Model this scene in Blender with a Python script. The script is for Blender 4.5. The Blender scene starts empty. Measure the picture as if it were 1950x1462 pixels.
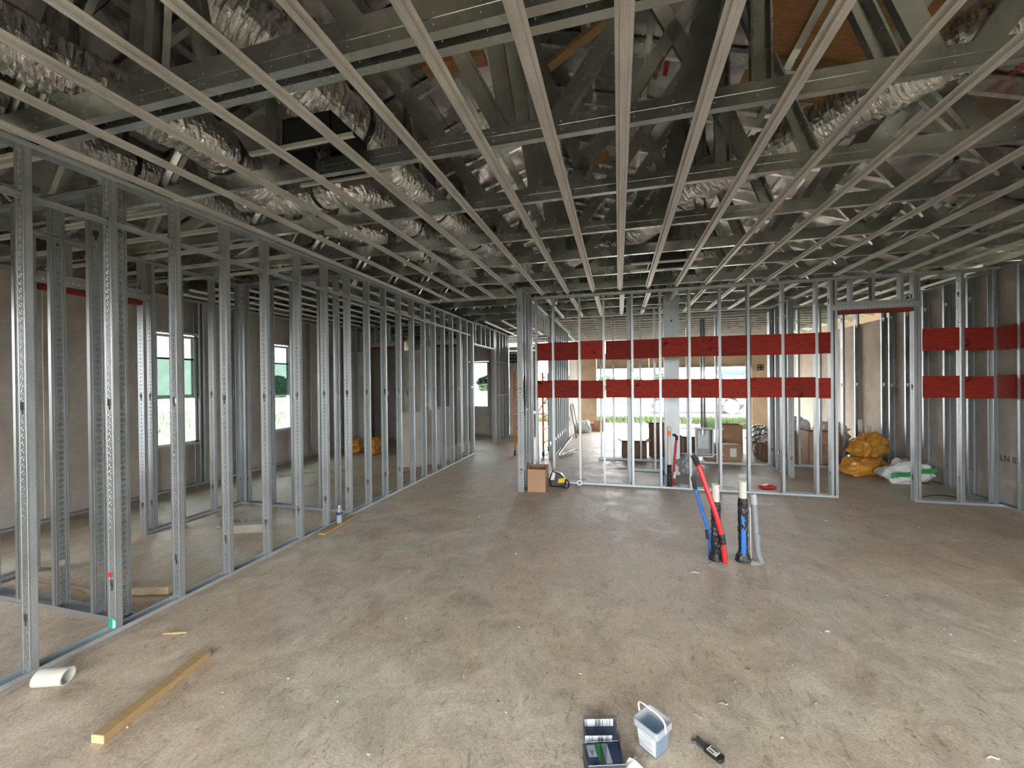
import bpy, math, random
from mathutils import Vector, Matrix, noise as mnoise
random.seed(7)
sc = bpy.context.scene
COL = sc.collection
PI = math.pi

# ------------------------------------------------------------------ camera
F_PX, YAW, PITCH, ROLL, CAM_H = 766.75, .2587, .0041, -.0104, 1.6489
cd = bpy.data.cameras.new('camera'); cam = bpy.data.objects.new('camera', cd); COL.objects.link(cam)
cd.sensor_fit = 'HORIZONTAL'; cd.sensor_width = 36.0; cd.lens = F_PX / 1950 * 36.0
cd.clip_start = .02; cd.clip_end = 500
fw = Vector((-math.sin(YAW)*math.cos(PITCH), math.cos(YAW)*math.cos(PITCH), -math.sin(PITCH)))
rt = Vector((math.cos(YAW), math.sin(YAW), 0)); up = rt.cross(fw)
r2 = rt*math.cos(ROLL) + up*math.sin(ROLL); u2 = -rt*math.sin(ROLL) + up*math.cos(ROLL)
cam.matrix_world = Matrix(((r2.x, u2.x, -fw.x, 0), (r2.y, u2.y, -fw.y, 0), (r2.z, u2.z, -fw.z, CAM_H), (0, 0, 0, 1)))
sc.camera = cam

# ------------------------------------------------------------------ sky, exposure
w = bpy.data.worlds.new('overcast_sky'); sc.world = w; w.use_nodes = True
nt = w.node_tree; nt.nodes.clear()
wo = nt.nodes.new('ShaderNodeOutputWorld'); bg = nt.nodes.new('ShaderNodeBackground')
tc = nt.nodes.new('ShaderNodeTexCoord'); sx = nt.nodes.new('ShaderNodeSeparateXYZ'); rp = nt.nodes.new('ShaderNodeValToRGB')
nt.links.new(tc.outputs['Generated'], sx.inputs[0]); nt.links.new(sx.outputs['Z'], rp.inputs[0])
rp.color_ramp.elements[0].position = 0.0; rp.color_ramp.elements[0].color = (.98, .985, 1.0, 1)
rp.color_ramp.elements[1].position = .7; rp.color_ramp.elements[1].color = (.90, .95, 1.0, 1)
nt.links.new(rp.outputs[0], bg.inputs[0]); bg.inputs[1].default_value = 1.0
nt.links.new(bg.outputs[0], wo.inputs[0])
sc.view_settings.view_transform = 'Standard'; sc.view_settings.look = 'None'
sc.view_settings.gamma = 1.0; sc.view_settings.use_curve_mapping = False
sc.view_settings.exposure = 4.05
sc.cycles.max_bounces = 6; sc.cycles.diffuse_bounces = 4; sc.cycles.glossy_bounces = 3
sc.cycles.transparent_max_bounces = 6; sc.cycles.use_adaptive_sampling = True; sc.cycles.adaptive_threshold = .04; sc.cycles.sample_clamp_indirect = 6.0
def portal(name, loc, rot, sx_, sy_):
    l = bpy.data.lights.new(name, 'AREA'); l.shape = 'RECTANGLE'; l.size = sx_; l.size_y = sy_
    l.cycles.is_portal = True
    o = bpy.data.objects.new(name, l); COL.objects.link(o); o.location = loc; o.rotation_euler = rot
portal('sky_portal_rear', (.4, -2.4, 1.25), (PI/2, 0, 0), 5.3, 2.6)       # faces +Y, at the rear opening added for daylight
portal('sky_portal_far', (1.7, 14.6, 1.0), (-PI/2, 0, 0), 5.0, 2.2)
portal('sky_portal_right', (5.0, 2.06, 1.45), (PI/2, 0, PI/2), 1.35, 2.2)  # portal at the opening added in the unseen part of the right wall
portal('sky_portal_left', (-7.0, 1.5, 1.6), (PI/2, 0, -PI/2), 1.3, 1.9)  # portal at the opening added in the unseen part of the left outer wall

# ------------------------------------------------------------------ materials
def nodes(name):
    m = bpy.data.materials.new(name); m.use_nodes = True
    t = m.node_tree; b = t.nodes['Principled BSDF']
    return m, t, b
def mapped(t, scale=(1, 1, 1), coord='Object'):
    c = t.nodes.new('ShaderNodeTexCoord'); mp = t.nodes.new('ShaderNodeMapping')
    mp.inputs['Scale'].default_value = scale
    t.links.new(c.outputs[coord], mp.inputs['Vector']); return mp.outputs[0]
def noise(t, vec, scale, detail=4, rough=.6, dist=0):
    n = t.nodes.new('ShaderNodeTexNoise'); n.inputs['Scale'].default_value = scale
    n.inputs['Detail'].default_value = detail; n.inputs['Roughness'].default_value = rough; n.inputs['Distortion'].default_value = dist
    t.links.new(vec, n.inputs['Vector']); return n.outputs['Fac']
def ramp(t, fac, stops):
    r = t.nodes.new('ShaderNodeValToRGB'); e = r.color_ramp.elements
    while len(e) < len(stops): e.new(.5)
    for el, (p, c) in zip(e, stops): el.position = p; el.color = (*c, 1) if len(c) == 3 else c
    t.links.new(fac, r.inputs[0]); return r.outputs[0]
def mixc(t, fac, a, b, mode='MIX'):
    m = t.nodes.new('ShaderNodeMix'); m.data_type = 'RGBA'; m.blend_type = mode
    for sock, v in ((m.inputs[0], fac), (m.inputs[6], a), (m.inputs[7], b)):
        if hasattr(v, 'is_linked') or hasattr(v, 'links'): t.links.new(v, sock)
        elif isinstance(v, (int, float)): sock.default_value = v
        else: sock.default_value = (*v, 1)
    return m.outputs[2]
def math_(t, op, a, b=None, c=None):
    m = t.nodes.new('ShaderNodeMath'); m.operation = op
    for s, v in zip(m.inputs, (a, b, c)):
        if v is None: continue
        if isinstance(v, (int, float)): s.default_value = v
        else: t.links.new(v, s)
    return m.outputs[0]
def bump(t, b, h, strength=.3, dist=.01):
    n = t.nodes.new('ShaderNodeBump'); n.inputs['Strength'].default_value = strength; n.inputs['Distance'].default_value = dist
    t.links.new(h, n.inputs['Height']); t.links.new(n.outputs[0], b.inputs['Normal'])
def plain(name, col, rough=.5, metal=0, var=.12, scale=12, bmp=0, coord='Object', spec=.5):
    m, t, b = nodes(name); v = mapped(t, (1, 1, 1), coord)
    f = noise(t, v, scale)
    lo = tuple(c*(1-var) for c in col); hi = tuple(min(1, c*(1+var)) for c in col)
    t.links.new(ramp(t, f, [(.3, lo), (.7, hi)]), b.inputs['Base Color'])
    b.inputs['Roughness'].default_value = rough; b.inputs['Metallic'].default_value = metal
    b.inputs['Specular IOR Level'].default_value = spec
    if bmp: bump(t, b, f, bmp, .01)
    return m
def galv(name, lo, hi, rough=.42, metal=.8, dimples=False, zaxis='Z'):
    m, t, b = nodes(name); v = mapped(t)
    n1 = noise(t, v, 90, 2, .5); n2 = noise(t, v, 2.3, 4, .6)
    c1 = ramp(t, n1, [(.35, lo), (.65, hi)])
    c2 = mixc(t, 1.0, c1, ramp(t, n2, [(.3, (.86, .86, .86)), (.7, (1.06, 1.06, 1.06))]), 'MULTIPLY')
    t.links.new(c2, b.inputs['Base Color'])
    b.inputs['Metallic'].default_value = metal
    rr = ramp(t, n2, [(.25, (rough-.1,)*3), (.75, (rough+.12,)*3)])
    t.links.new(rr, b.inputs['Roughness'])
    if dimples:
        s = t.nodes.new('ShaderNodeSeparateXYZ'); t.links.new(v, s.inputs[0])
        fz = math_(t, 'ABSOLUTE', math_(t, 'SUBTRACT', math_(t, 'FRACT', math_(t, 'DIVIDE', s.outputs['Z'], .042)), .5))
        d = math_(t, 'ADD', math_(t, 'MULTIPLY', fz, .042), math_(t, 'ABSOLUTE', s.outputs['X']))
        ring = math_(t, 'ABSOLUTE', math_(t, 'SUBTRACT', d, .0125))
        h = math_(t, 'SUBTRACT', 1.0, math_(t, 'MINIMUM', math_(t, 'DIVIDE', ring, .0055), 1.0))
        gx = math_(t, 'ABSOLUTE', math_(t, 'SUBTRACT', math_(t, 'ABSOLUTE', s.outputs['X']), .028))
        gr = math_(t, 'SUBTRACT', 1.0, math_(t, 'MINIMUM', math_(t, 'DIVIDE', gx, .004), 1.0))
        bump(t, b, math_(t, 'ADD', h, gr), 1.0, .006)
    else:
        bump(t, b, n2, .08, .01)
    return m
M = {}
M['stud'] = galv('galvanized_stud', (.40, .43, .435), (.46, .49, .495), .42, .74, True)
M['steel'] = galv('galvanized_steel', (.44, .475, .49), (.50, .535, .55), .45, .68)
M['truss'] = galv('galvanized_truss', (.60, .63, .59), (.66, .69, .65), .24, .95)
M['hat'] = galv('galvanized_furring', (.66, .64, .60), (.72, .70, .66), .46, .75)
M['bright'] = plain('bright_steel', (.80, .82, .84), .3, .8)
def m_concrete():
    m, t, b = nodes('concrete_slab'); v = mapped(t, (1, 1, 1))
    big = noise(t, v, .5, 4, .68, .8); mid = noise(t, v, 3.2, 5, .78, .6); fine = noise(t, v, 70, 2, .75)
    vs = mapped(t, (2.6, 1.0, 1.0)); streak = noise(t, vs, 8, 5, .8, 1.6)
    spots = noise(t, v, 16, 3, .8, .5)
    dust = ramp(t, big, [(.40, (0, 0, 0)), (.58, (1, 1, 1))])
    grey = ramp(t, mid, [(.30, (.33, .295, .225)), (.70, (.60, .545, .44))])
    brown = ramp(t, mid, [(.28, (.325, .25, .178)), (.72, (.60, .485, .36))])
    c = mixc(t, dust, grey, brown)
    c = mixc(t, 1.0, c, ramp(t, streak, [(.28, (.50, .47, .43)), (.44, (1, 1, 1)), (.75, (1.12, 1.12, 1.12))]), 'MULTIPLY')
    c = mixc(t, 1.0, c, ramp(t, spots, [(.26, (.55, .52, .48)), (.38, (1, 1, 1))]), 'MULTIPLY')
    c = mixc(t, .9, c, ramp(t, fine, [(.3, (.80, .79, .78)), (.7, (1.18, 1.18, 1.18))]), 'MULTIPLY')
    chalk = ramp(t, noise(t, v, 2.2, 5, .8, 1.4), [(.62, (0, 0, 0)), (.74, (.6, .6, .6))])
    c = mixc(t, chalk, c, (.62, .60, .53))
    t.links.new(c, b.inputs['Base Color'])
    t.links.new(ramp(t, mid, [(.3, (.36,)*3), (.7, (.68,)*3)]), b.inputs['Roughness'])
    h = math_(t, 'ADD', math_(t, 'MULTIPLY', mid, .8), math_(t, 'MULTIPLY', streak, .6))
    bump(t, b, math_(t, 'ADD', h, math_(t, 'MULTIPLY', fine, .15)), .5, .014)
    return m
M['floor'] = m_concrete()
def m_wood(name, lo, hi, axis=(14, 14, 1.2), rough=.6, knots=False):
    m, t, b = nodes(name); oi = t.nodes.new('ShaderNodeObjectInfo'); tc_ = t.nodes.new('ShaderNodeTexCoord')
    va = t.nodes.new('ShaderNodeVectorMath'); va.operation = 'ADD'; t.links.new(tc_.outputs['Object'], va.inputs[0])
    cm = t.nodes.new('ShaderNodeCombineXYZ')
    for k in range(3): t.links.new(math_(t, 'MULTIPLY', oi.outputs['Random'], 7.3+k*3.1), cm.inputs[k])
    t.links.new(cm.outputs[0], va.inputs[1])
    def mp_(sc_):
        q = t.nodes.new('ShaderNodeMapping'); q.inputs['Scale'].default_value = sc_; t.links.new(va.outputs[0], q.inputs['Vector']); return q.outputs[0]
    n = noise(t, mp_(axis), 3.0, 7, .75, 1.8)
    c = ramp(t, n, [(.3, lo), (.7, hi)])
    if knots:
        k = ramp(t, noise(t, mp_((1, 1, 1.3)), 4.1, 2, .5, .8), [(.66, (1, 1, 1)), (.76, (.32, .28, .28))])
        c = mixc(t, 1.0, c, k, 'MULTIPLY')
        c = mixc(t, 1.0, c, ramp(t, oi.outputs['Random'], [(0, (.72, .76, .70)), (1, (1.12, 1.05, 1.05))]), 'MULTIPLY')
    t.links.new(c, b.inputs['Base Color']); b.inputs['Roughness'].default_value = rough
    bump(t, b, n, .2, .004); return m
_rp = m_wood('red_fire_treated_plywood', (.15, .017, .012), (.36, .042, .027), (1.6, 8, 12), .7, True)
_rp.node_tree.nodes['Principled BSDF'].inputs['Specular IOR Level'].default_value = .12; M['redply'] = _rp
M['pine'] = m_wood('pine_lumber', (.26, .16, .065), (.42, .28, .13), (18, 1.3, 18))
M['pine_end'] = plain('pine_end_grain', (.60, .42, .21), .7, 0, .2, 60)
M['oldwood'] = m_wood('old_wood', (.28, .20, .13), (.46, .36, .25), (2, 14, 14))
M['roofwood'] = m_wood('orange_roof_wood', (.30, .13, .05), (.60, .33, .14), (2, 12, 6))
def m_foil(name, base, rough, bs, bscale, metal=.95, stretch=(1, 1, 1)):
    m, t, b = nodes(name); v = mapped(t, stretch)
    n = noise(t, v, bscale, 5, .75, 1.4); n2 = noise(t, v, bscale*.16, 3, .6)
    vo = t.nodes.new('ShaderNodeTexVoronoi'); vo.inputs['Scale'].default_value = bscale*1.6; t.links.new(v, vo.inputs['Vector'])
    t.links.new(ramp(t, n2, [(.3, tuple(c*.72 for c in base)), (.7, base)]), b.inputs['Base Color'])
    b.inputs['Metallic'].default_value = metal; b.inputs['Roughness'].default_value = rough
    bump(t, b, math_(t, 'ADD', n, math_(t, 'MULTIPLY', vo.outputs['Distance'], .8)), bs, .012)
    return m
def m_duct():
    m, t, b = nodes('crinkled_duct_foil'); at = t.nodes.new('ShaderNodeAttribute'); at.attribute_name = 'straight'
    def mp_(sc_):
        q = t.nodes.new('ShaderNodeMapping'); q.inputs['Scale'].default_value = sc_; t.links.new(at.outputs['Vector'], q.inputs['Vector']); return q.outputs[0]
    ring = noise(t, mp_((42, 5, 5)), 1.0, 5, .72, .9); cr = noise(t, mp_((30, 22, 22)), 1.0, 3, .7, 1.5); big = noise(t, mp_((3, 4, 4)), 1.0, 2)
    t.links.new(ramp(t, big, [(.3, (.50, .49, .48)), (.7, (.78, .77, .75))]), b.inputs['Base Color'])
    b.inputs['Metallic'].default_value = 1.0; b.inputs['Roughness'].default_value = .12
    bump(t, b, math_(t, 'ADD', ring, math_(t, 'MULTIPLY', cr, .55)), .8, .014); return m
M['foil'] = m_duct()
M['foilwrap'] = m_foil('crumpled_foil', (.7, .7, .68), .2, 1.0, 9, 1.0)
M['board'] = m_foil('foil_faced_insulation', (.50, .455, .45), .20, .22, 6, 1.0)
M['black'] = plain('black_plastic', (.012, .012, .013), .45)
M['tape'] = plain('black_wrap', (.015, .015, .017), .28, 0, .4, 40, .8)
M['pvc'] = plain('white_pvc', (.56, .545, .48), .35, 0, .04)
M['grey_pvc'] = plain('grey_conduit', (.20, .222, .23), .45, 0, .08)
M['red'] = plain('red_tube', (.55, .03, .035), .3, 0, .1)
M['blue'] = plain('blue_tube', (.03, .16, .50), .3, 0, .1)
M['card'] = plain('cardboard', (.36, .215, .125), .8, 0, .1, 5)
M['card_dark'] = plain('dark_cardboard', (.20, .115, .07), .85, 0, .15, 5)
M['orange'] = plain('orange_scaffold_paint', (.75, .22, .03), .45, 0, .15, 20)
M['amber'] = plain('amber_plastic_sack', (.58, .27, .045), .28, 0, .3, 7, .5)
M['white_sack'] = plain('white_woven_sack', (.66, .68, .68), .45, 0, .12, 9, .4)
M['green'] = plain('green_print', (.03, .30, .08), .5)
M['white'] = plain('white_paint', (.62, .64, .64), .45, 0, .04)
M['paper'] = plain('paper', (.60, .59, .53), .8, 0, .05)
M['grey'] = plain('grey_enamel', (.36, .39, .41), .4)
M['lightgrey'] = plain('light_grey_enamel', (.60, .64, .66), .4)
M['ink'] = plain('dark_ink', (.05, .05, .055), .7)
M['redink'] = plain('red_ink', (.55, .04, .05), .6)
M['clear_strip'] = plain('pale_grey_film', (.62, .66, .68), .2)
def m_plaster(name, a, b_, sc_=3.0):
    m, t, b = nodes(name); v = mapped(t)
    n = noise(t, v, sc_, 6, .7, .6); n2 = noise(t, v, .7, 4, .6, 1.0); n3 = noise(t, v, 45, 3, .6)
    c = ramp(t, n, [(.3, a), (.7, b_)])
    c = mixc(t, 1.0, c, ramp(t, n2, [(.30, (.74, .72, .70)), (.55, (1, 1, 1))]), 'MULTIPLY')
    t.links.new(c, b.inputs['Base Color']); b.inputs['Roughness'].default_value = .85
    bump(t, b, math_(t, 'ADD', n, n3), .15, .006); return m
M['plaster'] = m_plaster('grey_plaster_board', (.40, .37, .32), (.52, .48, .42))
M['tan'] = m_plaster('tan_sheathing', (.50, .39, .27), (.60, .48, .34), 2.0)
M['drywall'] = m_plaster('pale_drywall', (.50, .47, .43), (.62, .58, .53))
M['warmwall'] = m_plaster('warm_plaster_board', (.52, .43, .34), (.66, .57, .47), 2.2)
M['pinkwall'] = m_plaster('pale_pink_board', (.52, .46, .41), (.62, .56, .51))
def m_glass(name, col, mixf, transl=None):
    m = bpy.data.materials.new(name); m.use_nodes = True; t = m.node_tree; t.nodes.clear()
    o = t.nodes.new('ShaderNodeOutputMaterial'); tr = t.nodes.new('ShaderNodeBsdfTransparent'); tr.inputs[0].default_value = (*col, 1)
    g = t.nodes.new('ShaderNodeBsdfGlossy') if not transl else t.nodes.new('ShaderNodeBsdfTranslucent')
    g.inputs[0].default_value = (*(transl or (.9, .9, .9)), 1)
    if not transl: g.inputs['Roughness'].default_value = .03
    n = noise(t, mapped(t), 4, 3)
    f = math_(t, 'MULTIPLY', math_(t, 'ADD', n, .5), mixf)
    mx = t.nodes.new('ShaderNodeMixShader'); t.links.new(f, mx.inputs[0]); t.links.new(tr.outputs[0], mx.inputs[1]); t.links.new(g.outputs[0], mx.inputs[2])
    t.links.new(mx.outputs[0], o.inputs[0]); return m
M['glass'] = m_glass('sky_dimming_glass', (.27, .285, .28), .04)  # tint added to clear panes to dim the bright sky behind them
M['thin_glass'] = m_glass('thin_glass', (.9, .95, .93), .06)
M['glass_green'] = m_glass('green_window_film', (.25, .31, .275), .3, (.03, .05, .04))
M['clear'] = m_glass('clear_plastic', (.86, .90, .92), .16)
def m_frost(name, col, alpha):
    m, t, b = nodes(name); v = mapped(t); n = noise(t, v, 20, 3)
    t.links.new(ramp(t, n, [(.3, tuple(c*.93 for c in col)), (.7, col)]), b.inputs['Base Color'])
    b.inputs['Roughness'].default_value = .35; b.inputs['Alpha'].default_value = alpha; return m
M['frost'] = m_frost('frosted_plastic', (.42, .45, .475), .62)
M['thin_frost'] = m_frost('thin_frosted_plastic', (.50, .56, .6), .12)
def m_screws(name, a, b_):
    m, t, b = nodes(name); v = mapped(t, (1, 1, 1)); n = noise(t, v, 140, 3, .6, 3)
    t.links.new(ramp(t, n, [(.35, a), (.65, b_)]), b.inputs['Base Color']); b.inputs['Metallic'].default_value = .4
    b.inputs['Roughness'].default_value = .4; bump(t, b, n, 1.0, .006); return m
M['screws'] = m_screws('blue_screws', (.04, .10, .19), (.16, .33, .52))
M['screws_dark'] = m_screws('dark_screws', (.01, .02, .05), (.06, .11, .20))
def m_label(name, base, ink, sx_, sy_):
    m, t, b = nodes(name); v = mapped(t, (sx_, sy_, 1)); n = noise(t, v, 1.0, 1, .4)
    t.links.new(ramp(t, n, [(.50, base), (.56, ink)]), b.inputs['Base Color']); b.inputs['Roughness'].default_value = .5; return m
M['label'] = m_label('printed_label', (.55, .57, .58), (.26, .28, .30), 90, 260)

# ------------------------------------------------------------------ mesh helpers
class MB:
    def __init__(s): s.v = []; s.f = []; s.mi = []; s.cur = 0
    def add(s, vs, fs):
        o = len(s.v); s.v += [tuple(p) for p in vs]; s.f += [tuple(i+o for i in f) for f in fs]; s.mi += [s.cur]*len(fs); return s
    def box(s, a, b):
        x0, x1 = sorted((a[0], b[0])); y0, y1 = sorted((a[1], b[1])); z0, z1 = sorted((a[2], b[2]))
        return s.add([(x0,y0,z0),(x1,y0,z0),(x1,y1,z0),(x0,y1,z0),(x0,y0,z1),(x1,y0,z1),(x1,y1,z1),(x0,y1,z1)],
                     [(0,3,2,1),(4,5,6,7),(0,1,5,4),(1,2,6,5),(2,3,7,6),(3,0,4,7)])
    def obox(s, c, ax, ay, az):
        c = Vector(c); ax = Vector(ax); ay = Vector(ay); az = Vector(az)
        vs = [c+ax*i+ay*j+az*k for k in (-1, 1) for j in (-1, 1) for i in (-1, 1)]
        return s.add(vs, [(0,2,3,1),(4,5,7,6),(0,1,5,4),(1,3,7,5),(3,2,6,7),(2,0,4,6)])
    def prism(s, pts, ext):          # pts: polygon of 3D points, ext: extrusion vector
        n = len(pts); e = Vector(ext); vs = [Vector(p) for p in pts]; vs = vs + [p+e for p in vs]
        fs = [tuple(range(n-1, -1, -1)), tuple(range(n, 2*n))] + [(i, (i+1) % n, n+(i+1) % n, n+i) for i in range(n)]
        return s.add(vs, fs)
    def tube(s, pts, r, n=10, cap=True, r_list=None, jitter=0, rnd=None):
        pts = [Vector(p) for p in pts]; rings = []; ref = None
        for i, p in enumerate(pts):
            d = (pts[min(i+1, len(pts)-1)] - pts[max(i-1, 0)]).normalized()
            if ref is None: ref = Vector((0, 0, 1)) if abs(d.z) < .9 else Vector((1, 0, 0))
            u = (ref - d*ref.dot(d)).normalized(); v = d.cross(u); ref = u
            rr = r_list[i] if r_list else r
            ring = []
            for k in range(n):
                a = 2*PI*k/n; q = rr + (rnd.uniform(-jitter, jitter) if jitter else 0)
                ring.append(p + u*math.cos(a)*q + v*math.sin(a)*q)
            rings.append(ring)
        vs = [q for ring in rings for q in ring]; fs = []
        for i in range(len(rings)-1):
            for k in range(n):
                fs.append((i*n+k, i*n+(k+1) % n, (i+1)*n+(k+1) % n, (i+1)*n+k))
        if cap: fs += [tuple(range(n-1, -1, -1)), tuple((len(rings)-1)*n+k for k in range(n))]
        return s.add(vs, fs)
    def lathe(s, prof, n=20, c=(0, 0, 0)):
        vs = []; fs = []
        for r, z in prof:
            for k in range(n): vs.append((c[0]+r*math.cos(2*PI*k/n), c[1]+r*math.sin(2*PI*k/n), c[2]+z))
        for i in range(len(prof)-1):
            for k in range(n): fs.append((i*n+k, i*n+(k+1) % n, (i+1)*n+(k+1) % n, (i+1)*n+k))
        return s.add(vs, fs)
    def mesh(s, name, mats, smooth=False):
        me = bpy.data.meshes.new(name); me.from_pydata([tuple(p) for p in s.v], [], s.f)
        for m in (mats if isinstance(mats, (list, tuple)) else [mats]): me.materials.append(m)
        if any(s.mi): me.polygons.foreach_set('material_index', s.mi)
        if smooth: me.polygons.foreach_set('use_smooth', [True]*len(me.polygons))
        me.update(); return me
    def build(s, name, mat, parent=None, loc=(0, 0, 0), rot=(0, 0, 0), smooth=False):
        return put(name, s.mesh(name, mat, smooth), parent, loc, rot)
def put(name, me, parent=None, loc=(0, 0, 0), rot=(0, 0, 0), scale=None):
    o = bpy.data.objects.new(name, me); COL.objects.link(o); o.parent = parent; o.location = loc; o.rotation_euler = rot
    if scale: o.scale = scale
    return o
def empty(name, loc=(0, 0, 0), rot=(0, 0, 0)):
    o = bpy.data.objects.new(name, None); COL.objects.link(o); o.location = loc; o.rotation_euler = rot; o.empty_display_size = .1; return o
def tag(o, label=None, cat=None, group=None, kind=None):
    if label: o['label'] = label
    if cat: o['category'] = cat
    if group: o['group'] = group
    if kind: o['kind'] = kind
    return o
def struct(o, label, cat): return tag(o, label, cat, None, 'structure')
def bevel(o, wd=.004, seg=2):
    m = o.modifiers.new('bevel', 'BEVEL'); m.width = wd; m.segments = seg; m.limit_method = 'ANGLE'; return o
_tx = {}
def text(name, s, size, mat, parent, loc, rot, align='CENTER', ext=.0006):
    cu = bpy.data.curves.new(name, 'FONT'); cu.body = s; cu.size = size; cu.align_x = align; cu.align_y = 'CENTER'; cu.extrude = ext; cu.resolution_u = 2
    tmp = bpy.data.objects.new(name, cu); COL.objects.link(tmp)
    dg = bpy.context.evaluated_depsgraph_get(); me = bpy.data.meshes.new_from_object(tmp.evaluated_get(dg)); me.name = name
    bpy.data.objects.remove(tmp); me.materials.clear(); me.materials.append(mat)
    return put(name, me, parent, loc, rot)
def spline(pts, step=.03):
    pts = [Vector(p) for p in pts]; out = []
    P = [pts[0]*2-pts[1]] + pts + [pts[-1]*2-pts[-2]]
    for i in range(1, len(P)-2):
        a, b, c, d = P[i-1:i+3]; n = max(2, int((c-b).length/step))
        for k in range(n):
            t = k/n
            out.append(.5*((2*b)+(c-a)*t+(2*a-5*b+4*c-d)*t*t+(3*b-a-3*c+d)*t**3))
    out.append(pts[-1]); return out

# ------------------------------------------------------------------ steel framing
ZC = 3.055; S = .4064; WT = .092; T = .0016
def c_stud_mesh(h, key={}):
    h = round(h, 3)
    if h in key: return key[h]
    m = MB(); hw = WT/2 - .002; fl = .033
    m.box((-hw, 0, 0), (-hw+T, fl, h)); m.box((hw-T, 0, 0), (hw, fl, h))
    m.box((-hw, fl-T, 0), (-hw+.008, fl, h)); m.box((hw-.008, fl-T, 0), (hw, fl, h))
    z = 0; cuts = []
    for zc in (.32, 1.53, 2.74):
        if zc+.06 < h: cuts += [(zc-.04, zc-.012, .008), (zc-.012, zc+.032, .018)]
    for a, b, g in cuts:
        if a > z+1e-5: m.box((-hw, 0, z), (hw, T, a))
        m.box((-hw, 0, a), (-g, T, b)); m.box((g, 0, a), (hw, T, b)); z = b
    m.box((-hw, 0, z), (hw, T, h))
    key[h] = m.mesh('stud', M['stud']); return key[h]
def track_mesh(L, leg=.032, upside=False):
    m = MB(); hw = WT/2; s = -1 if upside else 1
    m.box((-hw, 0, 0), (hw, L, s*T)); m.box((-hw, 0, 0), (-hw+T, L, s*leg)); m.box((hw-T, 0, 0), (hw, L, s*leg))
    return m.mesh('track', M['steel'])
class Wall:
    """a framed partition: runs from p along direction dirn ('X' or 'Y'); c is the centre of its thickness"""
    def __init__(s, name, label, axis, c, a, b, z1=ZC, tracks=True, gaps=(), top=True):
        s.axis, s.c, s.z1 = axis, c, z1
        s.root = empty(name, (c, a, 0) if axis == 'Y' else (a, c, 0)); struct(s.root, label, 'wall'); s.a = a
        if tracks:
            segs = []; cur = a
            for g0, g1 in gaps: segs.append((cur, g0)); cur = g1
            segs.append((cur, b))
            for q0, q1 in segs:
                if q1-q0 > .01: s.track(q0, q1, 0)
            if top: s.track(a, b, z1, True)
    def P(s, t, z, off=0):
        return (off, t-s.a, z) if s.axis == 'Y' else (t-s.a, off, z)
    def track(s, t0, t1, z, upside=False, name=None):
        me = track_mesh(t1-t0, upside=upside); r = (0, 0, 0) if s.axis == 'Y' else (0, 0, -PI/2)
        return put(name or ('top_track' if upside else 'bottom_track'), me, s.root, s.P(t0, z), r)
    def stud(s, t, z0=.002, z1=None, flip=False, off=0):
        z1 = (z1 or s.z1)-.002; me = c_stud_mesh(z1-z0)
        if s.axis == 'Y': r = (0, 0, PI if flip else 0)
        else: r = (0, 0, PI/2 if flip else -PI/2)
        return put('stud', me, s.root, s.P(t, z0, off), r)
    def panel(s, t0, t1, z0, z1, off, th=.018, mat='redply', name='plywood_blocking'):
        m = MB(); L = t1-t0
        if s.axis == 'Y': m.box((-th/2, 0, 0), (th/2, L, z1-z0))
        else: m.box((0, -th/2, 0), (L, th/2, z1-z0))
        return m.build(name, M[mat], s.root, s.P(t0, z0, off))
    def header(s, t0, t1, z, cripples=2, red=True):
        """door head: track, ribbed header channel, red board under it, short studs above"""
        m = MB(); hw = WT/2; L = t1-t0+.16
        def q(a, b):
            if s.axis == 'Y': m.box((a[1], a[0], a[2]), (b[1], b[0], b[2]))
            else: m.box(a, b)
        for sd in (-1, 1):
            q((0, sd*(hw+.003), .05), (L, sd*(hw+.0046), .13)); q((0, sd*(hw+.0046), .05), (L, sd*(hw-.012), .0516)); q((0, sd*(hw+.0046), .1284), (L, sd*(hw-.012), .13))
        o = m.build('door_header', M['steel'], s.root, s.P(t0-.08, z))
        m = MB(); k = int((t1-t0)/.042)
        for i in range(k):
            for sd in (-1, 1):
                yy = sd*(hw+.0052); x = .1+i*.042; a, b = (x, yy, .075), (x+.018, yy, .105)
                q((x, sd*(hw+.004), .08), (x+.016, sd*(hw+.0062), .10))
        tag(m.build('header_rib', M['bright'], o), kind='stuff')
        if red:
            m = MB(); q((0, -hw+.002, 0), (t1-t0, hw-.002, .038)); m.build('red_header_board', M['redply'], s.root, s.P(t0, z))
        s.track(t0, t1, z+.13, False, 'header_track')
        for i in range(cripples):
            s.stud(t0+(t1-t0)*(i+.5)/cripples, z+.14, s.z1, i % 2 == 1)

# floor
m = MB(); m.box((-7.2, -2.4, -.25), (5.1, 14.9, 0))
struct(m.build('floor', M['floor']), 'dusty grey and brown concrete slab floor', 'floor')

# left partition -----------------------------------------------------
XL = -3.2485; cL = XL - WT/2; Y0 = 1.5076
wl = Wall('wall_left', 'long galvanized stud partition running along the left side of the room', 'Y', cL, Y0-9*S, 8.86)
FL = {9, 12, 13, 14, 15, 16, 17}
for i in range(-9, 18):
    wl.stud(Y0+i*S + (.033 if i in FL else 0), flip=i in FL)
wl.stud(8.85, flip=True); wl.stud(8.78)
m = MB(); m.box((-.008, 0, -.006), (-.0065, 10.9, .03)); m.box((-.008, 0, -.006), (.008, 10.9, -.0045)); m.box((-.008, 0, .0285), (.008, 10.9, .03))
m.build('bridging_channel', M['steel'], wl.root, wl.P(-2.1, 2.735))
sg = empty('x')
bpy.data.objects.remove(sg)
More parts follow.
